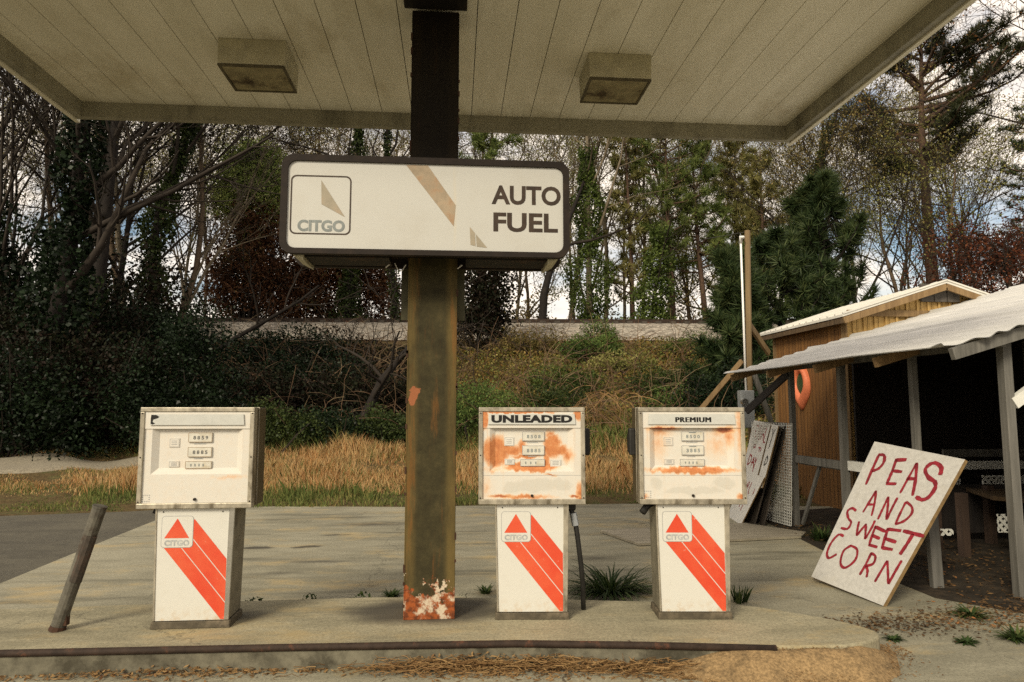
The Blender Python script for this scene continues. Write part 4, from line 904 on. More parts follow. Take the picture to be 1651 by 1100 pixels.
OLIVE = leafmat('olive_leaves', [(.1, (.10, .115, .032)), (.5, (.22, .225, .065)), (.9, (.38, .34, .13))], .4)
BROWNL_ = leafmat('dead_brown_leaves', [(.1, (.045, .020, .012)), (.5, (.105, .044, .020)), (.9, (.20, .09, .036))], .2)
REDL = leafmat('russet_leaves', [(.1, (.035, .011, .008)), (.45, (.085, .026, .014)), (.75, (.16, .055, .025)), (.95, (.25, .11, .045))], .3)
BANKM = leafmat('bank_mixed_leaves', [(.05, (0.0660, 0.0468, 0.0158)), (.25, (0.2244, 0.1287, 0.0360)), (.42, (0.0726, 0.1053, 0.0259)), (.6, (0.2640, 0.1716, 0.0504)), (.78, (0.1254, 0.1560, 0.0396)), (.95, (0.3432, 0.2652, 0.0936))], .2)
BANKD = leafmat('shaded_bank_leaves', [(.05, (0.0072, 0.0048, 0.0030)), (.35, (0.0180, 0.0102, 0.0060)), (.6, (0.0078, 0.0114, 0.0048)), (.95, (0.0216, 0.0228, 0.0096))], .15)  # bank leaves darkened in colour, standing in for shade
PINEN = leafmat('pine_needles', [(.1, (.055, .085, .022)), (.5, (.12, .16, .044)), (.9, (.21, .23, .07))], .15, .5)
PINED = leafmat('dark_pine_needles', [(.1, (.012, .022, .009)), (.5, (.030, .050, .018)), (.9, (.080, .100, .036))], .12, .45)
PINED2 = leafmat('brownish_pine_needles', [(.1, (.014, .022, .009)), (.5, (.03, .036, .014)), (.9, (.065, .06, .022))], .12, .5)  # dark brownish green needles for the tall pine
PINEO = leafmat('thin_olive_needles', [(.1, (.10, .11, .035)), (.5, (.21, .20, .066)), (.9, (.34, .30, .11))], .25)
DRYG = leafmat('dry_grass_blades', [(.05, (0.2515, 0.1197, 0.0430)), (.3, (0.4586, 0.2469, 0.0946)), (.6, (0.5769, 0.3965, 0.1978)), (.8, (0.4438, 0.3292, 0.1462)), (.95, (0.1775, 0.1796, 0.0645))], .35, .7)
GRNG = leafmat('green_grass_blades', [(.05, (.06, .085, .024)), (.5, (.13, .165, .046)), (.8, (.24, .23, .075)), (.95, (.24, .18, .07))], .3, .7)
LITD = leafmat('dark_leaf_litter', [(.1, (.03, .02, .012)), (.5, (.085, .05, .024)), (.85, (.16, .095, .04)), (.97, (.30, .12, .04))], .05, .8)
STRAW = leafmat('straw_litter', [(.05, (.09, .05, .022)), (.4, (.20, .115, .048)), (.75, (.31, .20, .088)), (.95, (.09, .032, .016))], .1, .8)

def frames(n, rng):
    a = rng.normal(size=(n, 3)); a /= np.linalg.norm(a, axis=1)[:, None]
    b = rng.normal(size=(n, 3)); b -= a * (a * b).sum(1)[:, None]; b /= np.linalg.norm(b, axis=1)[:, None]
    return a, b
def cards(c, size, rng, asp=.55):
    c = np.asarray(c, float); n = len(c); u, v = frames(n, rng); s = (size * rng.uniform(.55, 1.25, n))[:, None]
    V = np.stack([c - u * s, c + v * s * asp, c + u * s, c - v * s * asp], 1).reshape(-1, 3)
    return V, np.arange(4 * n).reshape(n, 4)
def needles(c, d, L_, rng, k=12, w_=.018, spread=.9):
    """tufts: at each centre c (n,3) pointing along d, k thin triangles"""
    n = len(c); c = np.repeat(np.asarray(c, float), k, 0); d = np.repeat(np.asarray(d, float), k, 0); m = n * k
    q = d + rng.normal(size=(m, 3)) * spread; q /= np.linalg.norm(q, axis=1)[:, None]
    s = np.cross(q, rng.normal(size=(m, 3))); s /= np.linalg.norm(s, axis=1)[:, None]
    l = (L_ * rng.uniform(.6, 1.15, m))[:, None]
    V = np.stack([c - s * w_, c + s * w_, c + q * l], 1).reshape(-1, 3)
    return V, np.arange(3 * m).reshape(m, 3)
def lobes(spec, n, rng, shell=.45):
    """points in a cloud of ellipsoids (cx,cy,cz,rx,ry,rz), with clumps and gaps"""
    w_ = np.array([a[3] * a[4] * a[5] for a in spec]) ** .7; pick = rng.choice(len(spec), n, p=w_ / w_.sum()); A = np.array(spec)[pick]
    d = rng.normal(size=(n, 3)); d /= np.linalg.norm(d, axis=1)[:, None]
    r = rng.uniform(0, 1, n) ** shell
    ph = rng.uniform(0, 6.28, 6)
    bump_ = 1 + .16 * np.sin(d[:, 0] * 5 + ph[0] + 3 * d[:, 2]) + .13 * np.sin(d[:, 1] * 7 + ph[1]) + .12 * np.sin(d[:, 2] * 9 + ph[2] + 4 * d[:, 0])
    p = A[:, :3] + d * A[:, 3:] * (r * bump_)[:, None]
    g = np.sin(p[:, 0] * 3.1 + ph[3] + 1.3 * p[:, 2]) + np.sin(p[:, 1] * 2.7 + ph[4]) + np.sin(p[:, 2] * 3.9 + ph[5] + p[:, 0])
    return p[g > rng.uniform(-2.6, .2, n) - .3]

def grow(mbs, p, d, L_, r, lvl, P, rng, tips):
    n = P['seg'][min(lvl, len(P['seg']) - 1)]; pts = [Vector(p)]; d = Vector(d).normalized(); rad = [r]; last = lvl >= P['lv']
    for i in range(n):
        w_ = P['wob'] * (1.0 if lvl else .45)
        d = (d + Vector((rng.gauss(0, w_), rng.gauss(0, w_), rng.gauss(0, w_) * .7)) + Vector((0, 0, P['up'] * (1 if lvl else .3)))).normalized()
        pts.append(pts[-1] + d * (L_ / n)); rad.append(max(P['rmin'], r * (1 - (.82 if last else P['taper']) * (i + 1) / n)))
    mbs[0 if lvl <= P['tl'] else 1].tube(pts, rad, (8, 6, 4, 3, 3, 3)[min(lvl, 5)], cap=False)
    if last or lvl >= P['lv'] - 1: tips += [(pts[j], (pts[j] - pts[j - 1]).normalized()) for j in range(1, n + 1)]
    if last: return
    for k in range(P['kids'][min(lvl, len(P['kids']) - 1)]):
        t = P['t0'] if lvl == 0 else .25
        t = t + (1 - t) * (k + rng.random()) / P['kids'][min(lvl, len(P['kids']) - 1)]
        f = t * n; i = min(int(f), n - 1); q = pts[i].lerp(pts[i + 1], f - i); dd = (pts[i + 1] - pts[i]).normalized()
        perp = dd.orthogonal().normalized(); perp.rotate(Matrix.Rotation(rng.uniform(0, 6.283), 3, dd))
        a = R(rng.uniform(*P['ang'])); nd = dd * math.cos(a) + perp * math.sin(a)
        rr = max(P['rmin'], (rad[i] * (1 - f + i) + rad[i + 1] * (f - i)) * rng.uniform(.45, .7))
        grow(mbs, q, nd, L_ * rng.uniform(*P['len']) * (1.15 - .45 * t if lvl == 0 else 1), rr, lvl + 1, P, rng, tips)
BASE = dict(seg=[9, 6, 5, 4, 3], wob=.14, up=.06, taper=.7, rmin=.009, tl=0, lv=4, kids=[9, 5, 4, 3], t0=.35, ang=(25, 60), len=(.45, .7))
def P_(**k): d = dict(BASE); d.update(k); return d
def path(pts, n=40):
    pts = [Vector(p) for p in pts]; o_ = []
    for i in range(n + 1):
        f = i / n * (len(pts) - 1); j = min(int(f), len(pts) - 2); o_.append(pts[j].lerp(pts[j + 1], f - j))
    return o_
def base_at(px, Y, x=None):
    x = at_y(px, 560, Y).x if x is None else x; return Vector((x, Y, float(tzn(x, Y)) - .05))

def bare_tree(name, label, cat, px, Y, H_, r, seed, bark, twig, P=BASE, lean=(0, 0), leaf=None, nleaf=0, lsize=.06, group=None, ivy=0, ivyh=1., ivyr=.35, ivymat=None):
    b0 = base_at(px, Y); t = thing(name, label, cat, b0, 0, group); rng = random.Random(seed); nr = np.random.default_rng(seed)
    mbs = [MB(), MB()]; tips = []
    grow(mbs, (0, 0, -.2), (lean[0], lean[1], 1), H_, r, 0, P, rng, tips)
    tk = list(mbs[0].v); mbs[0].build('trunk', bark, t, smooth=True)
    if mbs[1].f: mbs[1].build('branches', twig, t, smooth=True)
    if leaf and nleaf:
        T = np.array([q[0] for q in tips]); c = T[nr.integers(0, len(T), nleaf)] + nr.normal(size=(nleaf, 3)) * .16
        V, F = cards(c, lsize, nr); npmesh('crown', V, F, leaf, t)
    if ivy:
        ivy = int(ivy * 1.5)
        A = np.array(tk)[:(P['seg'][0] + 1) * 8].reshape(-1, 8, 3).mean(1); f = nr.uniform(0, 1, ivy) ** 1.15 * ivyh * (len(A) - 1); i = f.astype(int).clip(0, len(A) - 2)
        c = A[i] + (A[i + 1] - A[i]) * (f - i)[:, None]; h = f / (len(A) - 1)
        rr = ivyr * (1.15 - .75 * h / ivyh) * (1 + .35 * np.sin(h * 23 + seed) + .2 * np.sin(h * 51)); a = nr.uniform(0, 6.283, ivy); q = nr.uniform(.25, 1, ivy) ** .6 * rr
        c = c + np.stack([np.cos(a) * q, np.sin(a) * q, nr.normal(size=ivy) * .15], 1)
        V, F = cards(c, .062, nr, .8); npmesh('ivy', V, F, ivymat or IVY, t)
    return t
def pine(name, label, cat, px, Y, H_, r, seed, t0, blen, nb, mat, tuft=.30, per=9, k=11, bark=None, lean=(0, 0), droop=-.02, ang=(60, 95), shape=None, wdt=.016):
    b0 = base_at(px, Y); t = thing(name, label, cat, b0); rng = random.Random(seed); nr = np.random.default_rng(seed)
    tr, br = MB(), MB(); pts = [Vector((0, 0, -.2))]; d = Vector((lean[0], lean[1], 1)).normalized()
    for i in range(12): d = (d + Vector((rng.gauss(0, .02), rng.gauss(0, .02), .03))).normalized(); pts.append(pts[-1] + d * H_ / 12)
    tr.tube(pts, [max(.03, r * (1 - .85 * (i / 12) ** 1.1)) for i in range(13)], 9, cap=False); tr.build('trunk', bark or BARKR, t, smooth=True)
    cs, ds = [], []
    for kx in range(nb):
        f = t0 + (1 - t0) * ((kx + rng.random()) / nb); j = min(int(f * 12), 11); q = pts[j].lerp(pts[j + 1], f * 12 - j)
        a = rng.uniform(0, 6.283); el = R(90 - rng.uniform(*ang)); g = (f - t0) / (1 - t0)
        l = blen * (shape(g) if shape else (1 - g) ** .6 * .9 + .12) * rng.uniform(.65, 1.15); dd = Vector((math.cos(a) * math.cos(el), math.sin(a) * math.cos(el), math.sin(el)))
        bp = [q]; n = 5
        for i in range(n): dd = (dd + Vector((rng.gauss(0, .12), rng.gauss(0, .12), rng.gauss(0, .08) + droop + .05 * i))).normalized(); bp.append(bp[-1] + dd * l / n)
        br.tube(bp, [max(.012, .022 * l * (1 - .8 * i / n) + .006) for i in range(n + 1)], 4, cap=False)
        for s_ in range(per):
            u = rng.uniform(.35, 1) * n; i = min(int(u), n - 1); c = bp[i].lerp(bp[i + 1], u - i); sd = Vector((rng.gauss(0, 1), rng.gauss(0, 1), rng.gauss(0, .6) + .3)).normalized()
            sl_ = rng.uniform(.1, .30) * l * .7 * (1.3 - u / n); e = c + (dd * .6 + sd * .8) * sl_
            br.tube([c, e], [.011, .006], 3, cap=False); cs.append(tuple(e)); ds.append(tuple((dd * .5 + sd * .7 + Vector((0, 0, .25)))))
            cs.append(tuple(c.lerp(e, .55))); ds.append(tuple(sd + Vector((0, 0, .3))))
    br.build('branches', bark or BARKR, t, smooth=True)
    V, F = needles(np.array(cs), np.array(ds), tuft, nr, k, wdt); npmesh('crown', V, F, mat, t)
    return t
def bush(name, label, cat, px, Y, spec, n, size, mat, seed, stems=10, asp=.55, group=None, zoff=0.):
    """spec: ellipsoids relative to the foot"""
    b0 = base_at(px, Y); t = thing(name, label, cat, b0 + Vector((0, 0, zoff)), 0, group); nr = np.random.default_rng(seed); rng = random.Random(seed)
    p = lobes(spec, n, nr); V, F = cards(p, size, nr, asp); npmesh('foliage', V, F, mat, t)
    b = MB()
    for i in range(stems):
        e = spec[rng.randrange(len(spec))]; q = Vector((e[0] + rng.gauss(0, .5) * e[3], e[1] + rng.gauss(0, .5) * e[4], e[2] + rng.uniform(-.3, .9) * e[5])); a = Vector((rng.gauss(0, .25), rng.gauss(0, .2), -.1))
        m_ = a.lerp(q, .5) + Vector((rng.gauss(0, .2), rng.gauss(0, .2), .1)); b.tube([a, m_, q], [.03, .02, .008], 4, cap=False)
    b.build('stem', TWIGD, t)
    return t

# --- trees beyond the railway
pine('tall_pine', 'tallest dark pine with bare trunk and high layered crown, above the shed roof', 'pine tree', 1510, 33, 17.6, .36, 11, .50, 4.6, 52, PINED2, .50, 24, 12, droop=.0, ang=(45, 95), shape=lambda g: .75 + .5 * math.sin(g * 3.0) - .75 * g ** 3, wdt=.022, lean=(.015, 0))
pine('slender_pine', 'slender pine with sparse green tufts standing between the sign and the meter pole', 'pine tree', 1088, 33, 12.0, .17, 12, .40, 2.6, 54, PINEN, .36, 15, 11, droop=.02, shape=lambda g: .55 + .6 * g - .6 * g ** 3)
pine('olive_pine', 'thin reddish trunked pine with olive haze of needles just left of the meter pole', 'pine tree', 1196, 38, 12.8, .15, 13, .22, 2.9, 74, PINEO, .38, 15, 10, shape=lambda g: 1 - .7 * g)
pine('olive_pine', 'feathery olive pine between the two ivy trunks left of the slender pine', 'pine tree', 1020, 34, 12.5, .15, 14, .18, 2.1, 74, PINEO, .36, 13, 9, shape=lambda g: .9 - .45 * g)
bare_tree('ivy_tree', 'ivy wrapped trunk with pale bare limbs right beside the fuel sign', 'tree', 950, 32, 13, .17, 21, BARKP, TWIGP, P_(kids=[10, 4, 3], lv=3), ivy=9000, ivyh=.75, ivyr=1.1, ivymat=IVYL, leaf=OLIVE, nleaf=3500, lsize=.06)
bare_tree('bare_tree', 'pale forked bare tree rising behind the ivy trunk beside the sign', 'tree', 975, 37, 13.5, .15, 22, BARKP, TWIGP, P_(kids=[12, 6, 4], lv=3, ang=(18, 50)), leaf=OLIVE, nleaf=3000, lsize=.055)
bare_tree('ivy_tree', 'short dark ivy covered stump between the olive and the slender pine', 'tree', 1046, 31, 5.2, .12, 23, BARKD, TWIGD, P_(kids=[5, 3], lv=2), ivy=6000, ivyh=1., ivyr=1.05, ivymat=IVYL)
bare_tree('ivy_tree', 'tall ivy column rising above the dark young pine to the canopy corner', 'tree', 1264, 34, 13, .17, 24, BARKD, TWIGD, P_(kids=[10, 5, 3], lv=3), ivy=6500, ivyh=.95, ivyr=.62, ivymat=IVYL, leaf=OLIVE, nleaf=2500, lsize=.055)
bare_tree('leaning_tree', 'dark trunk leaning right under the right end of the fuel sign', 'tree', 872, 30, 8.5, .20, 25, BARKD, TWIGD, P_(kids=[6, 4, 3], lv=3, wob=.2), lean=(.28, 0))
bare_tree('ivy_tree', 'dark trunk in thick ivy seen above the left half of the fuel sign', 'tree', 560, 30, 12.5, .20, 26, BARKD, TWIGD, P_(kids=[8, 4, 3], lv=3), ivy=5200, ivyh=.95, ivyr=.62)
bare_tree('bare_tree', 'thin bent bare tree just left of the column above the sign', 'tree', 640, 29, 12, .12, 27, BARKD, TWIGD, P_(kids=[7, 4, 3], lv=3, wob=.22), ivy=1500, ivyh=1, ivyr=.3)
bare_tree('leafy_tree', 'tree with scattered olive leaves right beside the tallest pine', 'tree', 1548, 29, 8.2, .12, 28, BARKB, TWIGD, P_(kids=[9, 5, 4, 3], lv=4, t0=.25, ang=(35, 75)), leaf=OLIVE, nleaf=6500, lsize=.06)
bare_tree('bare_shrub_tree', 'bushy bare tree with dark twigs behind the young pine, right of the canopy corner', 'tree', 1385, 31, 9.0, .13, 29, BARKD, TWIGD, P_(kids=[10, 6, 4, 3], lv=4, t0=.15, ang=(20, 55)), leaf=OLIVE2, nleaf=7500, lsize=.06)
bare_tree('bare_shrub_tree', 'many branched bare tree with a few green leaves left of the tallest pine', 'tree', 1455, 32.5, 9.5, .12, 30, BARKB, TWIGD, P_(kids=[10, 6, 4, 3], lv=4, t0=.15, ang=(20, 55)), leaf=OLIVE2, nleaf=3500, lsize=.06)
bare_tree('russet_tree', 'russet leaved tree above the shed at the right edge of the view', 'tree', 1632, 27, 3.9, .13, 31, BARKB, TWIGD, P_(kids=[14, 7, 5, 3], lv=4, t0=.10, ang=(45, 90), up=.02, len=(.5, .8)), leaf=REDL, nleaf=16000, lsize=.065)
bare_tree('autumn_tree', 'tall tree with orange tinged upper branches reaching in at the top right corner', 'tree', 1745, 27, 15, .2, 32, BARKD, TWIGD, P_(kids=[9, 6, 4, 3], lv=4, t0=.4, ang=(35, 75)), leaf=AUTM, nleaf=3200, lsize=.065)
pine('edge_pine', 'dark pine whose low branches enter at the right edge below the orange twigs', 'pine tree', 1705, 30, 12, .2, 33, .35, 3.0, 40, PINED, .34, 9, 10)
for (nm, lab, px, Y, H_, sd, lf, nl) in (
    ('hazy_tree', 'olive leaved tree filling the sky just left of the meter pole top', 1150, 41, 10, 301, OLIVE, 15000), ('hazy_tree', 'low olive leaved tree between the slender pine and the short ivy stump', 1110, 38, 6.2, 302, OLIVE, 10000),
    ('hazy_tree', 'soft olive tree behind the ivy trunk close to the sign', 925, 40, 11, 303, OLIVE, 13000), ('hazy_tree', 'brown olive tree right of the column above the sign', 800, 41, 14, 304, OLIVE2, 14000),
    ('hazy_tree', 'olive brown tree seen between the young pine and the canopy corner', 1290, 40, 11, 305, OLIVE, 12000), ('hazy_tree', 'brown leaved tree behind the red brown vines left of the sign', 450, 38, 9.5, 306, OLIVE2, 10000),
    ('hazy_tree', 'dim brown leaved tree high behind the forked tree', 190, 27, 11.5, 307, DIML, 15000), ('hazy_tree', 'dim leafy tree behind the far left trunks', 55, 26, 12.5, 308, DIML, 22000),
    ('hazy_tree', 'dim leafy tree at the far left edge under the canopy corner', -10, 20, 11, 312, DIML, 18000), ('hazy_tree', 'dim leafy tree between the far left trunks and the forked tree', 110, 24, 10.5, 313, DIML, 15000), 
    ('hazy_tree', 'low brown tree below the right end of the fuel sign', 850, 38, 6.5, 311, OLIVE, 9000)):
    bare_tree(nm, lab, 'tree', px, Y, H_, .13, sd, BARKB, TWIGP if lf is OLIVE else TWIGD, P_(kids=[9, 5, 4, 3], lv=4, t0=.15, ang=(25, 65), rmin=.006), leaf=lf, nleaf=nl, lsize=.055)
pine('green_pine', 'full green pine seen just right of the column above the sign', 'pine tree', 775, 31.8, 12.2, .18, 15, .35, 2.9, 60, PINEN, .38, 15, 11, shape=lambda g: 1 - .7 * g)
pine('green_pine', 'green pine filling the gap between the slender pine and the meter pole', 'pine tree', 1140, 34, 11.5, .17, 16, .35, 2.7, 60, PINEN, .38, 15, 11, shape=lambda g: 1 - .7 * g)
pine('green_pine', 'green pine behind the tall ivy column by the canopy corner', 'pine tree', 1235, 35, 10.8, .17, 17, .25, 2.7, 60, PINEO, .40, 14, 11, shape=lambda g: 1 - .7 * g)
# --- evergreens on the bank
pine('young_pine', 'dense dark green young pine above the shed roof, right of the meter pole', 'pine tree', 1338, 24.5, 6.5, .14, 41, .06, 2.7, 92, PINED, .50, 12, 15, BARKD, droop=.05, ang=(35, 85), shape=lambda g: (1.0 - .8 * g ** 2.4) * (.82 + .22 * math.sin(g * 17)), wdt=.020)
pine('young_pine', 'smaller dark green young pine directly behind the meter pole', 'pine tree', 1186, 19.5, 4.6, .12, 42, .04, 1.6, 70, PINED, .42, 11, 14, BARKD, droop=.02, ang=(40, 95), shape=lambda g: 1.0 - .7 * g, wdt=.020)
pine('young_pine', 'low dark pine sprays filling the gap between pole and shed roof', 'pine tree', 1262, 22, 4.6, .12, 43, .04, 2.2, 70, PINED, .42, 10, 13, BARKD, ang=(40, 95), shape=lambda g: 1.0 - .7 * g ** 2, wdt=.020)
bush('round_pine', 'rounded bright green evergreen crown left of the fuel sign', 'evergreen tree', 396, 31.3, [(0, 0, 7.0, 1.75, 1.5, 1.5), (-.9, 0, 6.0, 1.2, 1.2, 1.1), (.9, 0, 6.1, 1.25, 1.2, 1.2), (.2, .2, 8.1, 1.05, 1.1, .9), (-.3, 0, 7.7, .9, 1, .8), (0, 0, 4.0, .6, .6, 2.4)], 42000, .085, ROUNDL, 44, 8, .35)
# --- left wood
bare_tree('dark_tree', 'thick dark tree at the far left edge with ivy up its trunk', 'tree', 62, 17, 13, .22, 51, BARKD, TWIGD, P_(kids=[10, 6, 4, 3], lv=4, t0=.28, len=(.30, .48)), ivy=6500, ivyh=.8, ivyr=.75, ivymat=LAUREL)
bare_tree('forked_tree', 'large dark forked bare tree under the left canopy corner', 'tree', 140, 19, 12.5, .24, 52, BARKD, TWIGD, P_(kids=[8, 6, 4, 3], lv=4, t0=.3, ang=(20, 45), wob=.16, len=(.36, .56)), lean=(.05, 0), ivy=900, ivyh=.35, ivyr=.4)
bare_tree('bare_tree', 'thin pale straight bare tree right of the big forked tree', 'tree', 205, 26, 11, .11, 53, BARKP, TWIGP, P_(kids=[9, 5, 4], lv=3, ang=(18, 42)))
bare_tree('ivy_tree', 'upright ivy dark trunk between the pale thin tree and the bushy bare tree', 'tree', 238, 23, 12, .17, 54, BARKD, TWIGD, P_(kids=[9, 5, 4], lv=3, t0=.4), ivy=5200, ivyh=.8, ivyr=.6)
bare_tree('bare_tree', 'broad bushy bare tree with light brown twigs left of the round evergreen', 'tree', 275, 24, 10.5, .14, 55, BARKB, TWIGP, P_(kids=[9, 5, 4, 3], lv=4, t0=.15, ang=(14, 32), len=(.35, .55)), lean=(-.02, 0))
bare_tree('bare_tree', 'leaning bare tree whose limb crosses the pale sky left of the red brown vines', 'tree', 222, 20, 6.3, .11, 56, BARKD, TWIGD, P_(kids=[5, 4, 3], lv=3, wob=.2, len=(.3, .5)), lean=(.7, 0))
bare_tree('bare_tree', 'dark spreading bare tree between the edge tree and the forked tree', 'tree', 100, 22, 12, .15, 57, BARKD, TWIGD, P_(kids=[11, 6, 4, 3], lv=4, t0=.2, ang=(20, 50)))
bare_tree('bare_tree', 'second dark trunk at the far left, partly behind the edge tree', 'tree', 18, 21, 12, .17, 58, BARKD, TWIGD, P_(kids=[10, 6, 4, 3], lv=4, t0=.2), ivy=3800, ivyh=.9, ivyr=.7, ivymat=LAUREL)
bare_tree('bare_tree', 'slim dark bare tree just right of the forked tree, its top hidden by the canopy', 'tree', 172, 24, 12, .12, 59, BARKD, TWIGD, P_(kids=[10, 6, 4], lv=3, t0=.25))
# red brown vine masses
bush('vine_thicket', 'red brown vine draped thicket below the round evergreen crown', 'thicket', 400, 31.2, [(0.0, 0.0, 3.172, 1.708, 1.464, 2.684), (-0.976, 0.0, 2.44, 1.098, 1.22, 2.318), (1.098, 0.0, 2.562, 1.342, 1.22, 2.196), (0.244, 0.0, 5.002, 1.22, 1.098, 1.098), (2.074, 0.244, 1.83, 1.098, 1.098, 1.83)], 27000, .095, BROWNR, 61, 90, .38)
bush('vine_thicket', 'brown vine thicket beneath the left half of the fuel sign', 'thicket', 545, 31.6, [(0.0, 0.0, 2.75, 1.875, 1.5, 2.125), (-1.5, 0.0, 2.125, 1.125, 1.25, 1.875), (1.625, 0.0, 2.0, 1.375, 1.25, 1.875), (0.25, 0.5, 4.125, 1.5, 1.25, 1.125)], 26000, .095, BROWNR, 62, 90, .38)
bush('vine_thicket', 'dark ivy and vine mound right of the column beneath the sign', 'thicket', 790, 24, [(0, 0, 2.2, 1.0, 1.0, 1.9), (.3, 0, 3.6, .7, .7, .9), (-.6, 0, 1.6, .8, .9, 1.4)], 15959, 0.056, BANKD, 63, 22, .7)
bare_tree('gnarled_tree', 'dark gnarled trunk bending up towards the column from the bank', 'tree', 562, 17.5, 4.4, .15, 64, BARKD, TWIGD, P_(kids=[6, 5, 4], lv=3, wob=.3, t0=.3, ang=(30, 70)), lean=(.55, 0))
# bushes at the foot of the bank
bush('laurel_bush', 'big glossy dark green leafy bush behind the left pump', 'bush', 285, 16, [(0, 0, 1.5, 1.2, 1.1, 1.4), (.4, 0, 2.5, .9, .9, .9), (-.8, 0, 1.1, .9, .9, 1.0), (.9, .1, 1.0, .8, .8, .95), (.1, -.4, .7, 1.2, .8, .7)], 22800, 0.043, LAUREL, 71, 14)
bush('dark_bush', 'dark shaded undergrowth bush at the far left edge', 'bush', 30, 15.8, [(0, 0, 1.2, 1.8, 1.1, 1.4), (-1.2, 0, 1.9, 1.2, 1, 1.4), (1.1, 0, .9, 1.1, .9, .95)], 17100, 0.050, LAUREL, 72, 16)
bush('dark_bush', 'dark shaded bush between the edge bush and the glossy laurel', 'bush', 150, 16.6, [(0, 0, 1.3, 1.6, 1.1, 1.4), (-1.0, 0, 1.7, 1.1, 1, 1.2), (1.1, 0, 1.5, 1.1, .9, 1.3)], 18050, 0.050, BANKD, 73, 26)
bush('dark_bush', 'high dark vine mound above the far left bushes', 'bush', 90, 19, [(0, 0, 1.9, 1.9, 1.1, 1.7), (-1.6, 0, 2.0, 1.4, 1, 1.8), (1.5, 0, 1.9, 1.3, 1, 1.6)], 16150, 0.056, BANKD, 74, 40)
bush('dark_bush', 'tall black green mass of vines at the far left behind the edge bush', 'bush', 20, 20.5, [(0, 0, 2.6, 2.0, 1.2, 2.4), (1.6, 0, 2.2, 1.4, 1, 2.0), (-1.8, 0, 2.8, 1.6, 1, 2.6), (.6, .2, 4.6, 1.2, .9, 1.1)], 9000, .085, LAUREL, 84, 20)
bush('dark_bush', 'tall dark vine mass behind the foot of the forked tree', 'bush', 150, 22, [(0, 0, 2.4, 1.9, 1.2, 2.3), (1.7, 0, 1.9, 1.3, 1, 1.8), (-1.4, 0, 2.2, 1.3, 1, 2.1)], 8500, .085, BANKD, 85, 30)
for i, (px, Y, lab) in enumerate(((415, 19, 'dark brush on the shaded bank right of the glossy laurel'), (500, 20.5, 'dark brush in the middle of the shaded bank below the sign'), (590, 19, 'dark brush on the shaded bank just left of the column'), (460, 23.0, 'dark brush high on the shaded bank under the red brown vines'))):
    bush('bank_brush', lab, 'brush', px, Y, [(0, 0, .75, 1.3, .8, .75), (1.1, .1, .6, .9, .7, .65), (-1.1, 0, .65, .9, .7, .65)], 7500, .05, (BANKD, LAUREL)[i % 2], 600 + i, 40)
bush('dark_bush', 'dark evergreen mound below the ivy trunk left of the laurel top', 'bush', 215, 19.5, [(0, 0, 1.9, 1.3, 1.1, 1.5), (.9, 0, 1.5, 1.0, 1, 1.2)], 12350, 0.053, LAUREL, 75, 14)
bush('green_bush', 'dusty green low bush right behind the left pump top', 'bush', 440, 16.2, [(0, 0, 0.6, 0.9, 0.8, 0.585), (-0.9, 0, 0.52, 0.72, 0.7, 0.507), (0.9, 0, 0.48, 0.63, 0.7, 0.468)], 11400, 0.036, IVY, 76, 12, group=None)
bush('green_bush', 'green low bush between the left pump and the column', 'bush', 530, 16.4, [(0, 0, 0.56, 0.81, 0.8, 0.546), (0.9, 0, 0.44, 0.72, 0.7, 0.429)], 8550, 0.036, LAUREL, 77, 10)
bush('green_bush', 'green low bush touching the left edge of the column', 'bush', 625, 16.3, [(0, 0, 0.52, 0.81, 0.8, 0.507), (0.6, 0, 0.4, 0.63, 0.7, 0.39)], 7980, 0.036, IVY, 78, 10)
bush('green_bush', 'leafy green bush just right of the column above the grass', 'bush', 765, 16.6, [(0, 0, .85, .8, .8, .85), (-.6, 0, .6, .7, .7, .6)], 8550, 0.036, GREENL, 79, 10)
bush('green_bush', 'dark green bush on the bank behind the UNLEADED pump', 'bush', 868, 18.5, [(0, 0, .6, 1.2, .8, .5), (1.0, .2, .7, .8, .7, .45)], 6840, 0.033, IVY, 80, 10)
bush('green_bush', 'green ivy patch hanging on the bank right of the straw tangle', 'bush', 1060, 20, [(0, 0, .5, 1.1, .8, .5), (1.2, .3, .7, .8, .8, .5)], 6840, 0.036, IVY, 81, 12)
bush('green_bush', 'dark green bush beside the foot of the meter pole', 'bush', 1140, 17.6, [(0, 0, .8, .9, .8, .8), (.8, 0, 1.0, .9, .8, .9)], 11400, 0.040, LAUREL, 82, 12)
bush('green_bush', 'light green sprouts below the ballast behind the ivy trunk', 'bush', 940, 23, [(0, 0, .5, .8, .6, .5), (.9, .2, .6, .6, .6, .5)], 5700, 0.046, GREENL, 83, 10)
for i, (px, Y, w_, h_, m_, lab) in enumerate(((800, 18.0, .9, .5, GREENL, 'leafy green patch on the bank just right of the column'), (905, 20.5, 1.0, .5, IVYL, 'ivy patch on the bank above the UNLEADED pump'), (1005, 22, 1.0, .45, OLIVE, 'olive shrub high on the bank above the straw tangle'),
        (1090, 18.2, 1.0, .55, GREENL, 'green shrub on the bank behind the PREMIUM pump'), (855, 23.5, 1.2, .6, OLIVE2, 'brown olive shrub at the ballast edge under the sign end'), (760, 25.0, 1.6, .8, OLIVE2, 'twiggy brown shrub in front of the ballast right of the column'),
 (1120, 23.4, 1.0, .55, IVYL, 'ivy covered shrub at the ballast end beside the pines'), (960, 25.2, .7, .6, GREENL, 'small green sprout against the ballast below the ivy trunk'))):
    bush('bank_shrub', lab, 'shrub', px, Y, [(0, 0, h_ * .8, w_, .7, h_), (w_ * .7, .1, h_ * .6, w_ * .6, .6, h_ * .8), (-w_ * .7, 0, h_ * .55, w_ * .6, .6, h_ * .7)], 4600, .042, m_, 500 + i, 16)
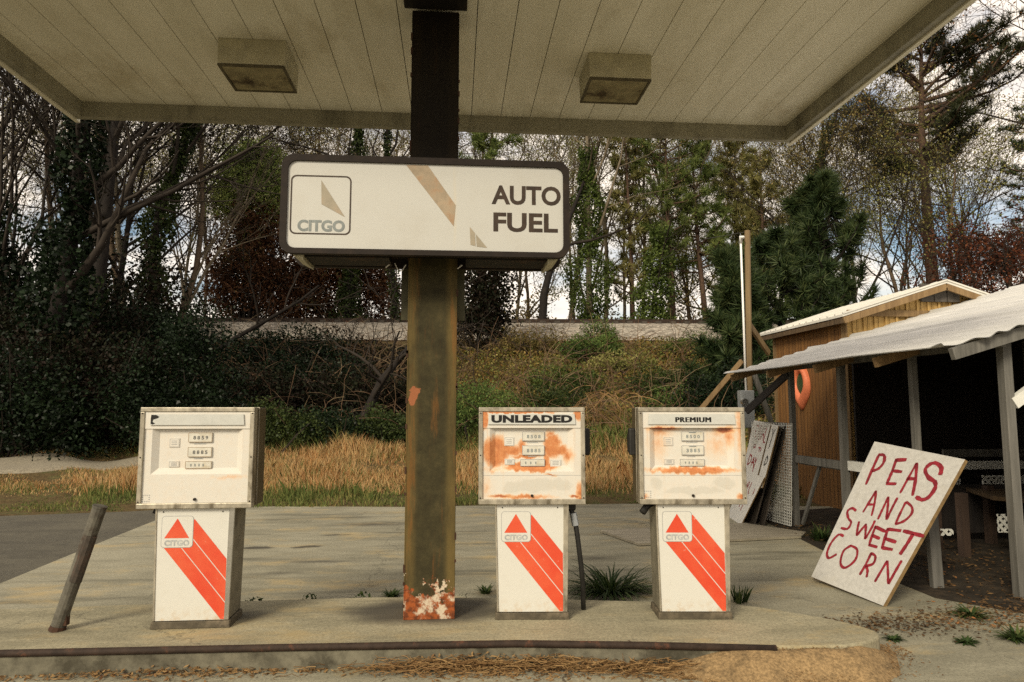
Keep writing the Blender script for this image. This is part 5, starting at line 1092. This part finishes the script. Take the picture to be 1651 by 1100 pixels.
# dead straw tangle on the bank
t = thing('dead_vine_tangle', 'straw coloured tangle of dead vines spilling down the bank behind the pumps', 'dead vines', base_at(980, 17.2)); rng = random.Random(90); b = MB()
for i in range(95):
    a = Vector((rng.gauss(-.1, .34), rng.gauss(.8, .5), rng.uniform(.4, 1.3))); p = [a]; d = Vector((rng.gauss(0, .9), rng.gauss(-.4, .3), rng.uniform(-.4, .6)))
    for j in range(6): d = (d + Vector((rng.gauss(0, .45), rng.gauss(-.05, .2), -.30))).normalized(); p.append(p[-1] + d * rng.uniform(.12, .26)); p[-1].z = max(p[-1].z, -.2)
    b.tube(p, [.008] * 6 + [.004], 3, cap=False)
b.build('dead_stem', STRAW, t)
# far slim trees beyond the track: three shapes, copied
P3 = P_(kids=[12, 5, 4], lv=3, ang=(15, 42), t0=.25, seg=[9, 5, 4, 3])
rng = random.Random(99); protos = []
GL = 'slim bare tree in the far row beyond the railway'
for i in range(4):
    o = bare_tree('slim_tree', GL, 'tree', 700, 44, 13.5, .12, 200 + i, (BARKP, BARKB, BARKP, BARKB)[i], (TWIGP, TWIGP, TWIGP, TWIGD)[i], P3, leaf=(OLIVE, OLIVE, OLIVE2, OLIVE)[i], nleaf=(3500, 7000, 2500, 6000)[i], lsize=.06, group='slim trees in the far row beyond the railway'); protos.append(o)
spots = []
for i in range(40):
    px = -60 + i * 44 + rng.uniform(-18, 18)
    if px > 1640: continue
    spots.append((px, rng.uniform(36, 52)))
for i, (px, Y) in enumerate(spots):
    o = protos[i] if i < 4 else dup(protos[i % 4], (0, 0, 0), 0)
    o.location = base_at(px, Y); o.rotation_euler = (0, 0, rng.uniform(0, 6.28)); s_ = rng.uniform(.75, 1.2); o.scale = (s_, s_, s_)
# far scrub beyond the track, reads as one mass
def far_scrub(label, x0, x1, n, hb, mat, seed):
    nr = np.random.default_rng(seed); x = nr.uniform(x0, x1, n); y = nr.uniform(32.5, 47, n)
    h = hb * (.62 + .22 * np.sin(x * .55 + seed) + .2 * np.sin(x * 1.7 + 1) + .16 * np.sin(x * 3.3) + .12 * np.sin(x * 7.1 + y)); c = np.stack([x, y, tz(x, y) + nr.uniform(0, 1, n) ** 1.35 * np.clip(h, .25, 9)], 1)
    V, F = cards(c, .085, nr, .6); o = npmesh('far_scrub', V, F, mat); tag(o, label, 'scrub', kind='stuff')
far_scrub('low tangled olive scrub under the far trees right of the column', -3, 32, 60000, 2.9, OLIVE2, 7)
far_scrub('dark scrub under the far trees left of the column', -42, -2, 60000, 4.4, BANKD, 8)

# --- bank undergrowth (uncountable)
def scatter(name, label, x0, x1, s0, s1, n, hmax, size, mat, seed, asp=.5, cat='undergrowth'):
    nr = np.random.default_rng(seed); x = nr.uniform(x0, x1, n); s = nr.uniform(s0, s1, n); y = s - trackoff(x)
    f = .5 + .25 * np.sin(x * 1.1 + seed) + .25 * np.sin(s * 1.7 + x * .6); z = tzn(x, y) + nr.uniform(0, 1, n) ** 1.6 * hmax * f
    V, F = cards(np.stack([x, y, z], 1), size, nr, asp); o = npmesh(name, V, F, mat); return tag(o, label, cat, kind='stuff')
scatter('bank_undergrowth', 'brown and green undergrowth covering the right part of the railway bank', -1, 16, 16.2, 25.2, 70000, .65, .052, BANKM, 301)
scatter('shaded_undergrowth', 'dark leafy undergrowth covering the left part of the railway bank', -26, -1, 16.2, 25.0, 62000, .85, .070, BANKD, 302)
# brambles: arching thin canes
rng = random.Random(17); b = MB()
for i in range(1500):
    x = rng.uniform(-16, 10); s = rng.uniform(16.3, 25); p = [Vector((x, s - trackoff(x), float(tzn(x, s - trackoff(x)))))]; d = Vector((rng.gauss(0, .5), rng.gauss(-.1, .4), 1))
    for j in range(5): d = (d + Vector((rng.gauss(0, .3), rng.gauss(0, .25), -.22))).normalized(); p.append(p[-1] + d * rng.uniform(.2, .5))
    b.tube(p, [.014, .012, .01, .009, .007, .005], 3, cap=False)
BRAM = plain('bramble_canes', (.10, .06, .035), .9, 0, .5, .8, (.19, .14, .08), .5, (.5, .6)); o = b.build('brambles', BRAM); tag(o, 'arching bare bramble canes over the bank', 'brambles', kind='stuff')

# --- grass (uncountable)
def blades(name, label, xr, sr, n, hr, w_, mat, seed, dens=None, lean=.25, cat='grass'):
    nr = np.random.default_rng(seed); x = nr.uniform(*xr, n); s = nr.uniform(*sr, n)
    if dens is not None: kp = nr.uniform(0, 1, n) < dens(x, s); x, s = x[kp], s[kp]
    n = len(x); y = s - trackoff(x); z = tzn(x, y) - .01; patch = .62 + .25 * np.sin(x * 1.9 + 1.3 * np.sin(s * 2)) + .25 * np.sin(s * 3.1 + x * .7) + .16 * np.sin(x * 6.1 + s * 4.3)
    h = nr.uniform(*hr, n) * patch * np.where(x < -6, .42, 1.); a = nr.uniform(0, 6.283, n); ln = np.clip(nr.normal(size=(n, 2)) * lean * nr.uniform(.5, 2.2, (n, 1)), -.5, .5) * h[:, None]; ww = w_ * nr.uniform(.6, 1.3, n)
    u = np.stack([np.cos(a), np.sin(a), 0 * a], 1) * ww[:, None]; B0 = np.stack([x, y, z], 1); M_ = B0 + np.stack([ln[:, 0] * .35, ln[:, 1] * .35, h * .6], 1); T = B0 + np.stack([ln[:, 0], ln[:, 1], h], 1)
    V = np.stack([B0 - u, B0 + u, M_ + u * .7, T, M_ - u * .7], 1).reshape(-1, 3); q = np.arange(n)[:, None] * 5
    F = np.concatenate([q + 0, q + 1, q + 2, q + 3, q + 4], 1); o = npmesh(name, V, F, mat); return tag(o, label, cat, kind='stuff')
def notpath(x, s): 
    y = s - trackoff(x); return np.where((x < -6.3) & (y > pnear(x) + .1) & (y < 15.6), 0., 1.)
blades('dry_grass', 'tall straw coloured dry grass between the concrete and the bank', (-14, 8), (11.5, 16.8), 100000, (.07, .40), .007, DRYG, 401, lambda x, s: notpath(x, s) * np.where(x < -6.2, .7, 1.) * np.clip((s - 11.2) / 1.2, .15, 1))
blades('short_grass', 'short green grass along the back edge of the concrete', (-20, 9), (10.35, 12.6), 46000, (.05, .16), .008, GRNG, 402, lambda x, s: np.where(s - trackoff(x) > np.where(x < -4, 10.1, 10.62) , 1., 0.))
blades('mixed_grass', 'green weeds mixed through the dry grass', (-14, 9), (11.2, 17), 30000, (.08, .34), .009, GRNG, 405, lambda x, s: notpath(x, s) * np.clip(.5 + .8 * np.sin(x * 1.3 + 2 * np.sin(s)) * np.sin(s * 1.9 + x * .5), 0, 1))
blades('rough_grass', 'green weedy grass at the foot of the bank', (-20, 9), (15.6, 18), 30000, (.2, .6), .012, GRNG, 403, notpath)
blades('verge_grass', 'thin green grass growing along the gravel path', (-24, -6), (11.2, 16.6), 26000, (.05, .16), .009, GRNG, 404, notpath)

# --- weeds in the forecourt
def weed(name, label, loc, n, L_, w_, mat, seed, arch=.5, lift=1.0):
    nr = random.Random(seed); V = []; F = []
    for i in range(n):
        a = nr.uniform(0, 6.283); r0 = nr.uniform(0, .09) * L_ * 4; p = Vector((math.cos(a) * r0, math.sin(a) * r0 * .6, 0)); d = Vector((math.cos(a) * arch * nr.uniform(.3, 1.4), math.sin(a) * arch * nr.uniform(.3, 1.4), lift)).normalized()
        sd = d.cross(Vector((0, 0, 1))); sd = sd.normalized() if sd.length > 1e-3 else Vector((1, 0, 0)); l = L_ * nr.uniform(.5, 1.1); o_ = len(V); k_ = 5
        for j in range(k_):
            ww = w_ * (1 - (j / (k_ - 1)) ** 2) + .0008; V += [p - sd * ww, p + sd * ww]; d = (d + Vector((0, 0, -.16 * arch * 2)) + Vector((nr.gauss(0, .06), nr.gauss(0, .06), 0))).normalized(); p = p + d * l / k_
            p.z = max(p.z, .003)
        for j in range(k_ - 1): q = o_ + 2 * j; F.append((q, q + 1, q + 3, q + 2))
    o = npmesh(name, [tuple(v) for v in V], F, mat, loc=loc); return tag(o, label, 'weed')
WEEDM = leafmat('weed_blades', [(.05, (.018, .035, .010)), (.5, (.035, .06, .018)), (.85, (.08, .10, .03)), (.97, (.25, .17, .08))], .2, .5)
weed('weed_clump', 'large clump of long bladed weeds between the UNLEADED and PREMIUM pumps', at_z(985, 956, 0), 230, .50, .0085, WEEDM, 1, .9, .8)
weed('weed_clump', 'small leafy weed just left of the column foot behind the island', at_z(632, 962, 0), 60, .11, .009, WEEDM, 2, .8)
weed('weed_clump', 'small sparse weed left of the UNLEADED pump base', at_z(782, 957, 0), 40, .12, .007, WEEDM, 3, .7)
weed('weed_clump', 'weed with brown seed heads right of the PREMIUM pump base', at_z(1192, 972, 0), 46, .17, .007, WEEDM, 4, .4, 1.2)
weed('weed_clump', 'low green tuft on the bare concrete at lower right', at_z(1558, 1037, 0), 70, .09, .008, WEEDM, 5, 1.0)
weed('weed_clump', 'dark weed at the right edge beside the stand post', at_z(1640, 1032, 0), 90, .16, .009, WEEDM, 6, .9)
weed('weed_clump', 'weed at the right rounded end of the island', at_z(1440, 1032, 0), 60, .08, .008, WEEDM, 7, 1.0)
weed('weed_clump', 'green weed in the leaf litter in front of the dark stand', at_z(1565, 995, 0), 90, .16, .010, WEEDM, 8, .9)
weed('weed_clump', 'dark weed under the rail at the foot of the stand posts', at_z(1325, 872, 0), 120, .28, .010, WEEDM, 9, .7)
nr = np.random.default_rng(55); x = np.concatenate([nr.uniform(-1.55, -.45, 420), nr.uniform(-.45, 2.0, 200)]); yb = np.interp(x, [-1.6, -.57, .3, 1.2, 2.0], [5.095, 5.12, 5.04, 4.88, 4.7]) + .03
c = np.stack([x, yb + nr.normal(size=len(x)) * .015, nr.uniform(.05, .155, len(x)) * (.55 + .45 * np.sin(x * 17))], 1); V, F = cards(c, .016, nr, .5)
o = npmesh('joint_moss', V, F, WEEDM); tag(o, 'thin line of green weeds in the joint behind the island', 'moss', kind='stuff')

# --- leaf litter, straw and sand at the curb
def litter(name, label, pts, size, mat, seed, asp=.35, flatten=.35):
    nr = np.random.default_rng(seed); V, F = cards(pts(nr), size, nr, asp); c = np.repeat(V.reshape(-1, 4, 3).mean(1), 4, 0); V = c + (V - c) * np.array([1, 1, flatten]); V[:, 2] = np.maximum(V[:, 2], .002)
    o = npmesh(name, V, F, mat); return tag(o, label, 'leaf litter', kind='stuff')
def curbpts(nr):
    n = 5200; x = nr.uniform(-3.1, 2.0, n); yf = np.interp(x, [p[0] for p in front], [p[1] for p in front]); pile = .28 + .22 * np.sin(x * 3.7 + 1) + .5 * np.exp(-((x + .05) / .30) ** 2) + .8 * np.exp(-((x - .55) / .34) ** 2) + .6 * np.exp(-((x - 1.15) / .3) ** 2)
    d = np.abs(nr.normal(size=n)) * .055 * (.7 + pile); kp = nr.uniform(0, 1, n) < np.clip(pile + .12, 0, 1)
    return np.stack([x, yf - .02 - d, .004 + nr.uniform(0, 1, n) * .075 * pile * np.clip(1 - d / .16, 0, 1)], 1)[kp]
litter('curb_litter', 'dead leaves and pine straw gathered along the foot of the curb', curbpts, .022, STRAW, 61)
rng = random.Random(62); b = MB()
for i in range(700):
    x = rng.choice((rng.gauss(-.05, .22), rng.gauss(.55, .24), rng.gauss(1.1, .22), rng.gauss(.3, .5))); yf = float(np.interp(x, [p[0] for p in front], [p[1] for p in front])); p = Vector((x, yf - .03 - abs(rng.gauss(0, .06)), rng.uniform(.004, .055))); a = rng.uniform(0, 6.283); q = [p]
    for j in range(3): a += rng.gauss(0, .4); p = p + Vector((math.cos(a), math.sin(a) * .5, rng.gauss(0, .2))) * .045; p.z = max(.003, p.z); q.append(p)
    b.tube(q, [.0024, .0022, .002, .0012], 3, cap=False)
o = b.build('pine_straw', STRAW); tag(o, 'loose pine straw and twigs piled against the curb', 'pine straw', kind='stuff')
def sandpts(nr):
    n = 2600; x = nr.uniform(1.0, 2.75, n); y = np.interp(x, [1.1, 1.81, 2.2, 2.45, 2.75], [4.0, 3.885, 3.87, 3.98, 4.3]) - np.abs(nr.normal(size=n)) * .17; return np.stack([x, y, .004 + .12 * np.clip(1 - (np.interp(x, [1.1, 1.81, 2.2, 2.45, 2.75], [4.0, 3.885, 3.87, 3.98, 4.3]) - y) / .27, 0, 1) ** 1.6 * np.clip((x - 1.2) / .5, 0, 1) * np.clip((2.7 - x) / .4, 0, 1)], 1)
litter('sand_litter', 'grit and leaf scraps strewn over the sand by the island end', sandpts, .009, STRAW, 65, .5)
def dirtpts(nr):
    n = 2300; a = nr.uniform(0, 1, n); b_ = nr.normal(size=n); x = 2.5 + a * 2.6; y = 4.55 + a * .25 + b_ * (.08 + .25 * a); return np.stack([x, y, .004 + np.abs(nr.normal(size=n)) * .014], 1)
litter('dirt_litter', 'brown leaf litter along the front of the farm stand', dirtpts, .020, LITD, 63, .5)
def dirt2(nr):
    n = 1500; x = nr.uniform(3.6, 5.2, n); y = nr.uniform(4.7, 8.6, n); return np.stack([x + .3, y, .004 + np.abs(nr.normal(size=n)) * .02], 1)
litter('stand_litter', 'dead leaves scattered under the lean-to roof', dirt2, .024, LITD, 64, .5)
xs2 = np.linspace(.9, 2.85, 90); ys2 = np.linspace(3.45, 4.25, 50); XX, YY = np.meshgrid(xs2, ys2)
yf = np.interp(XX, [.9, 1.1, 1.81, 2.2, 2.45, 2.55, 2.85], [4.03, 4.0, 3.885, 3.87, 3.98, 4.12, 4.4]); dd = yf - YY
win = np.clip((XX - 1.05) / .6, 0, 1); win = win * win * (3 - 2 * win); wr = np.clip((2.72 - XX) / .45, 0, 1); wr = wr * wr * (3 - 2 * wr)
g_ = np.clip(1 - dd / (.27 + .035 * np.sin(XX * 9) + .02 * np.sin(XX * 23)), 0, 1); hh = .120 * win * wr * g_ * g_ * (3 - 2 * g_) * np.where(dd < 0, np.clip(1 + dd / .10, 0, 1), 1)
hh += .003 * win * wr * g_ * np.sin(XX * 23 + YY * 11) * np.sin(YY * 31) - .004
npm = len(xs2); ii = (np.arange(len(ys2) - 1)[:, None] * npm + np.arange(npm - 1)[None]).ravel()
o = npmesh('sand_pile', np.stack([XX.ravel(), YY.ravel(), hh.ravel()], 1), np.stack([ii, ii + 1, ii + 1 + npm, ii + npm], 1), SAND); o.data.polygons.foreach_set('use_smooth', [True] * len(o.data.polygons)); tag(o, 'yellow sand banked against the rounded right end of the island', 'sand', kind='stuff')
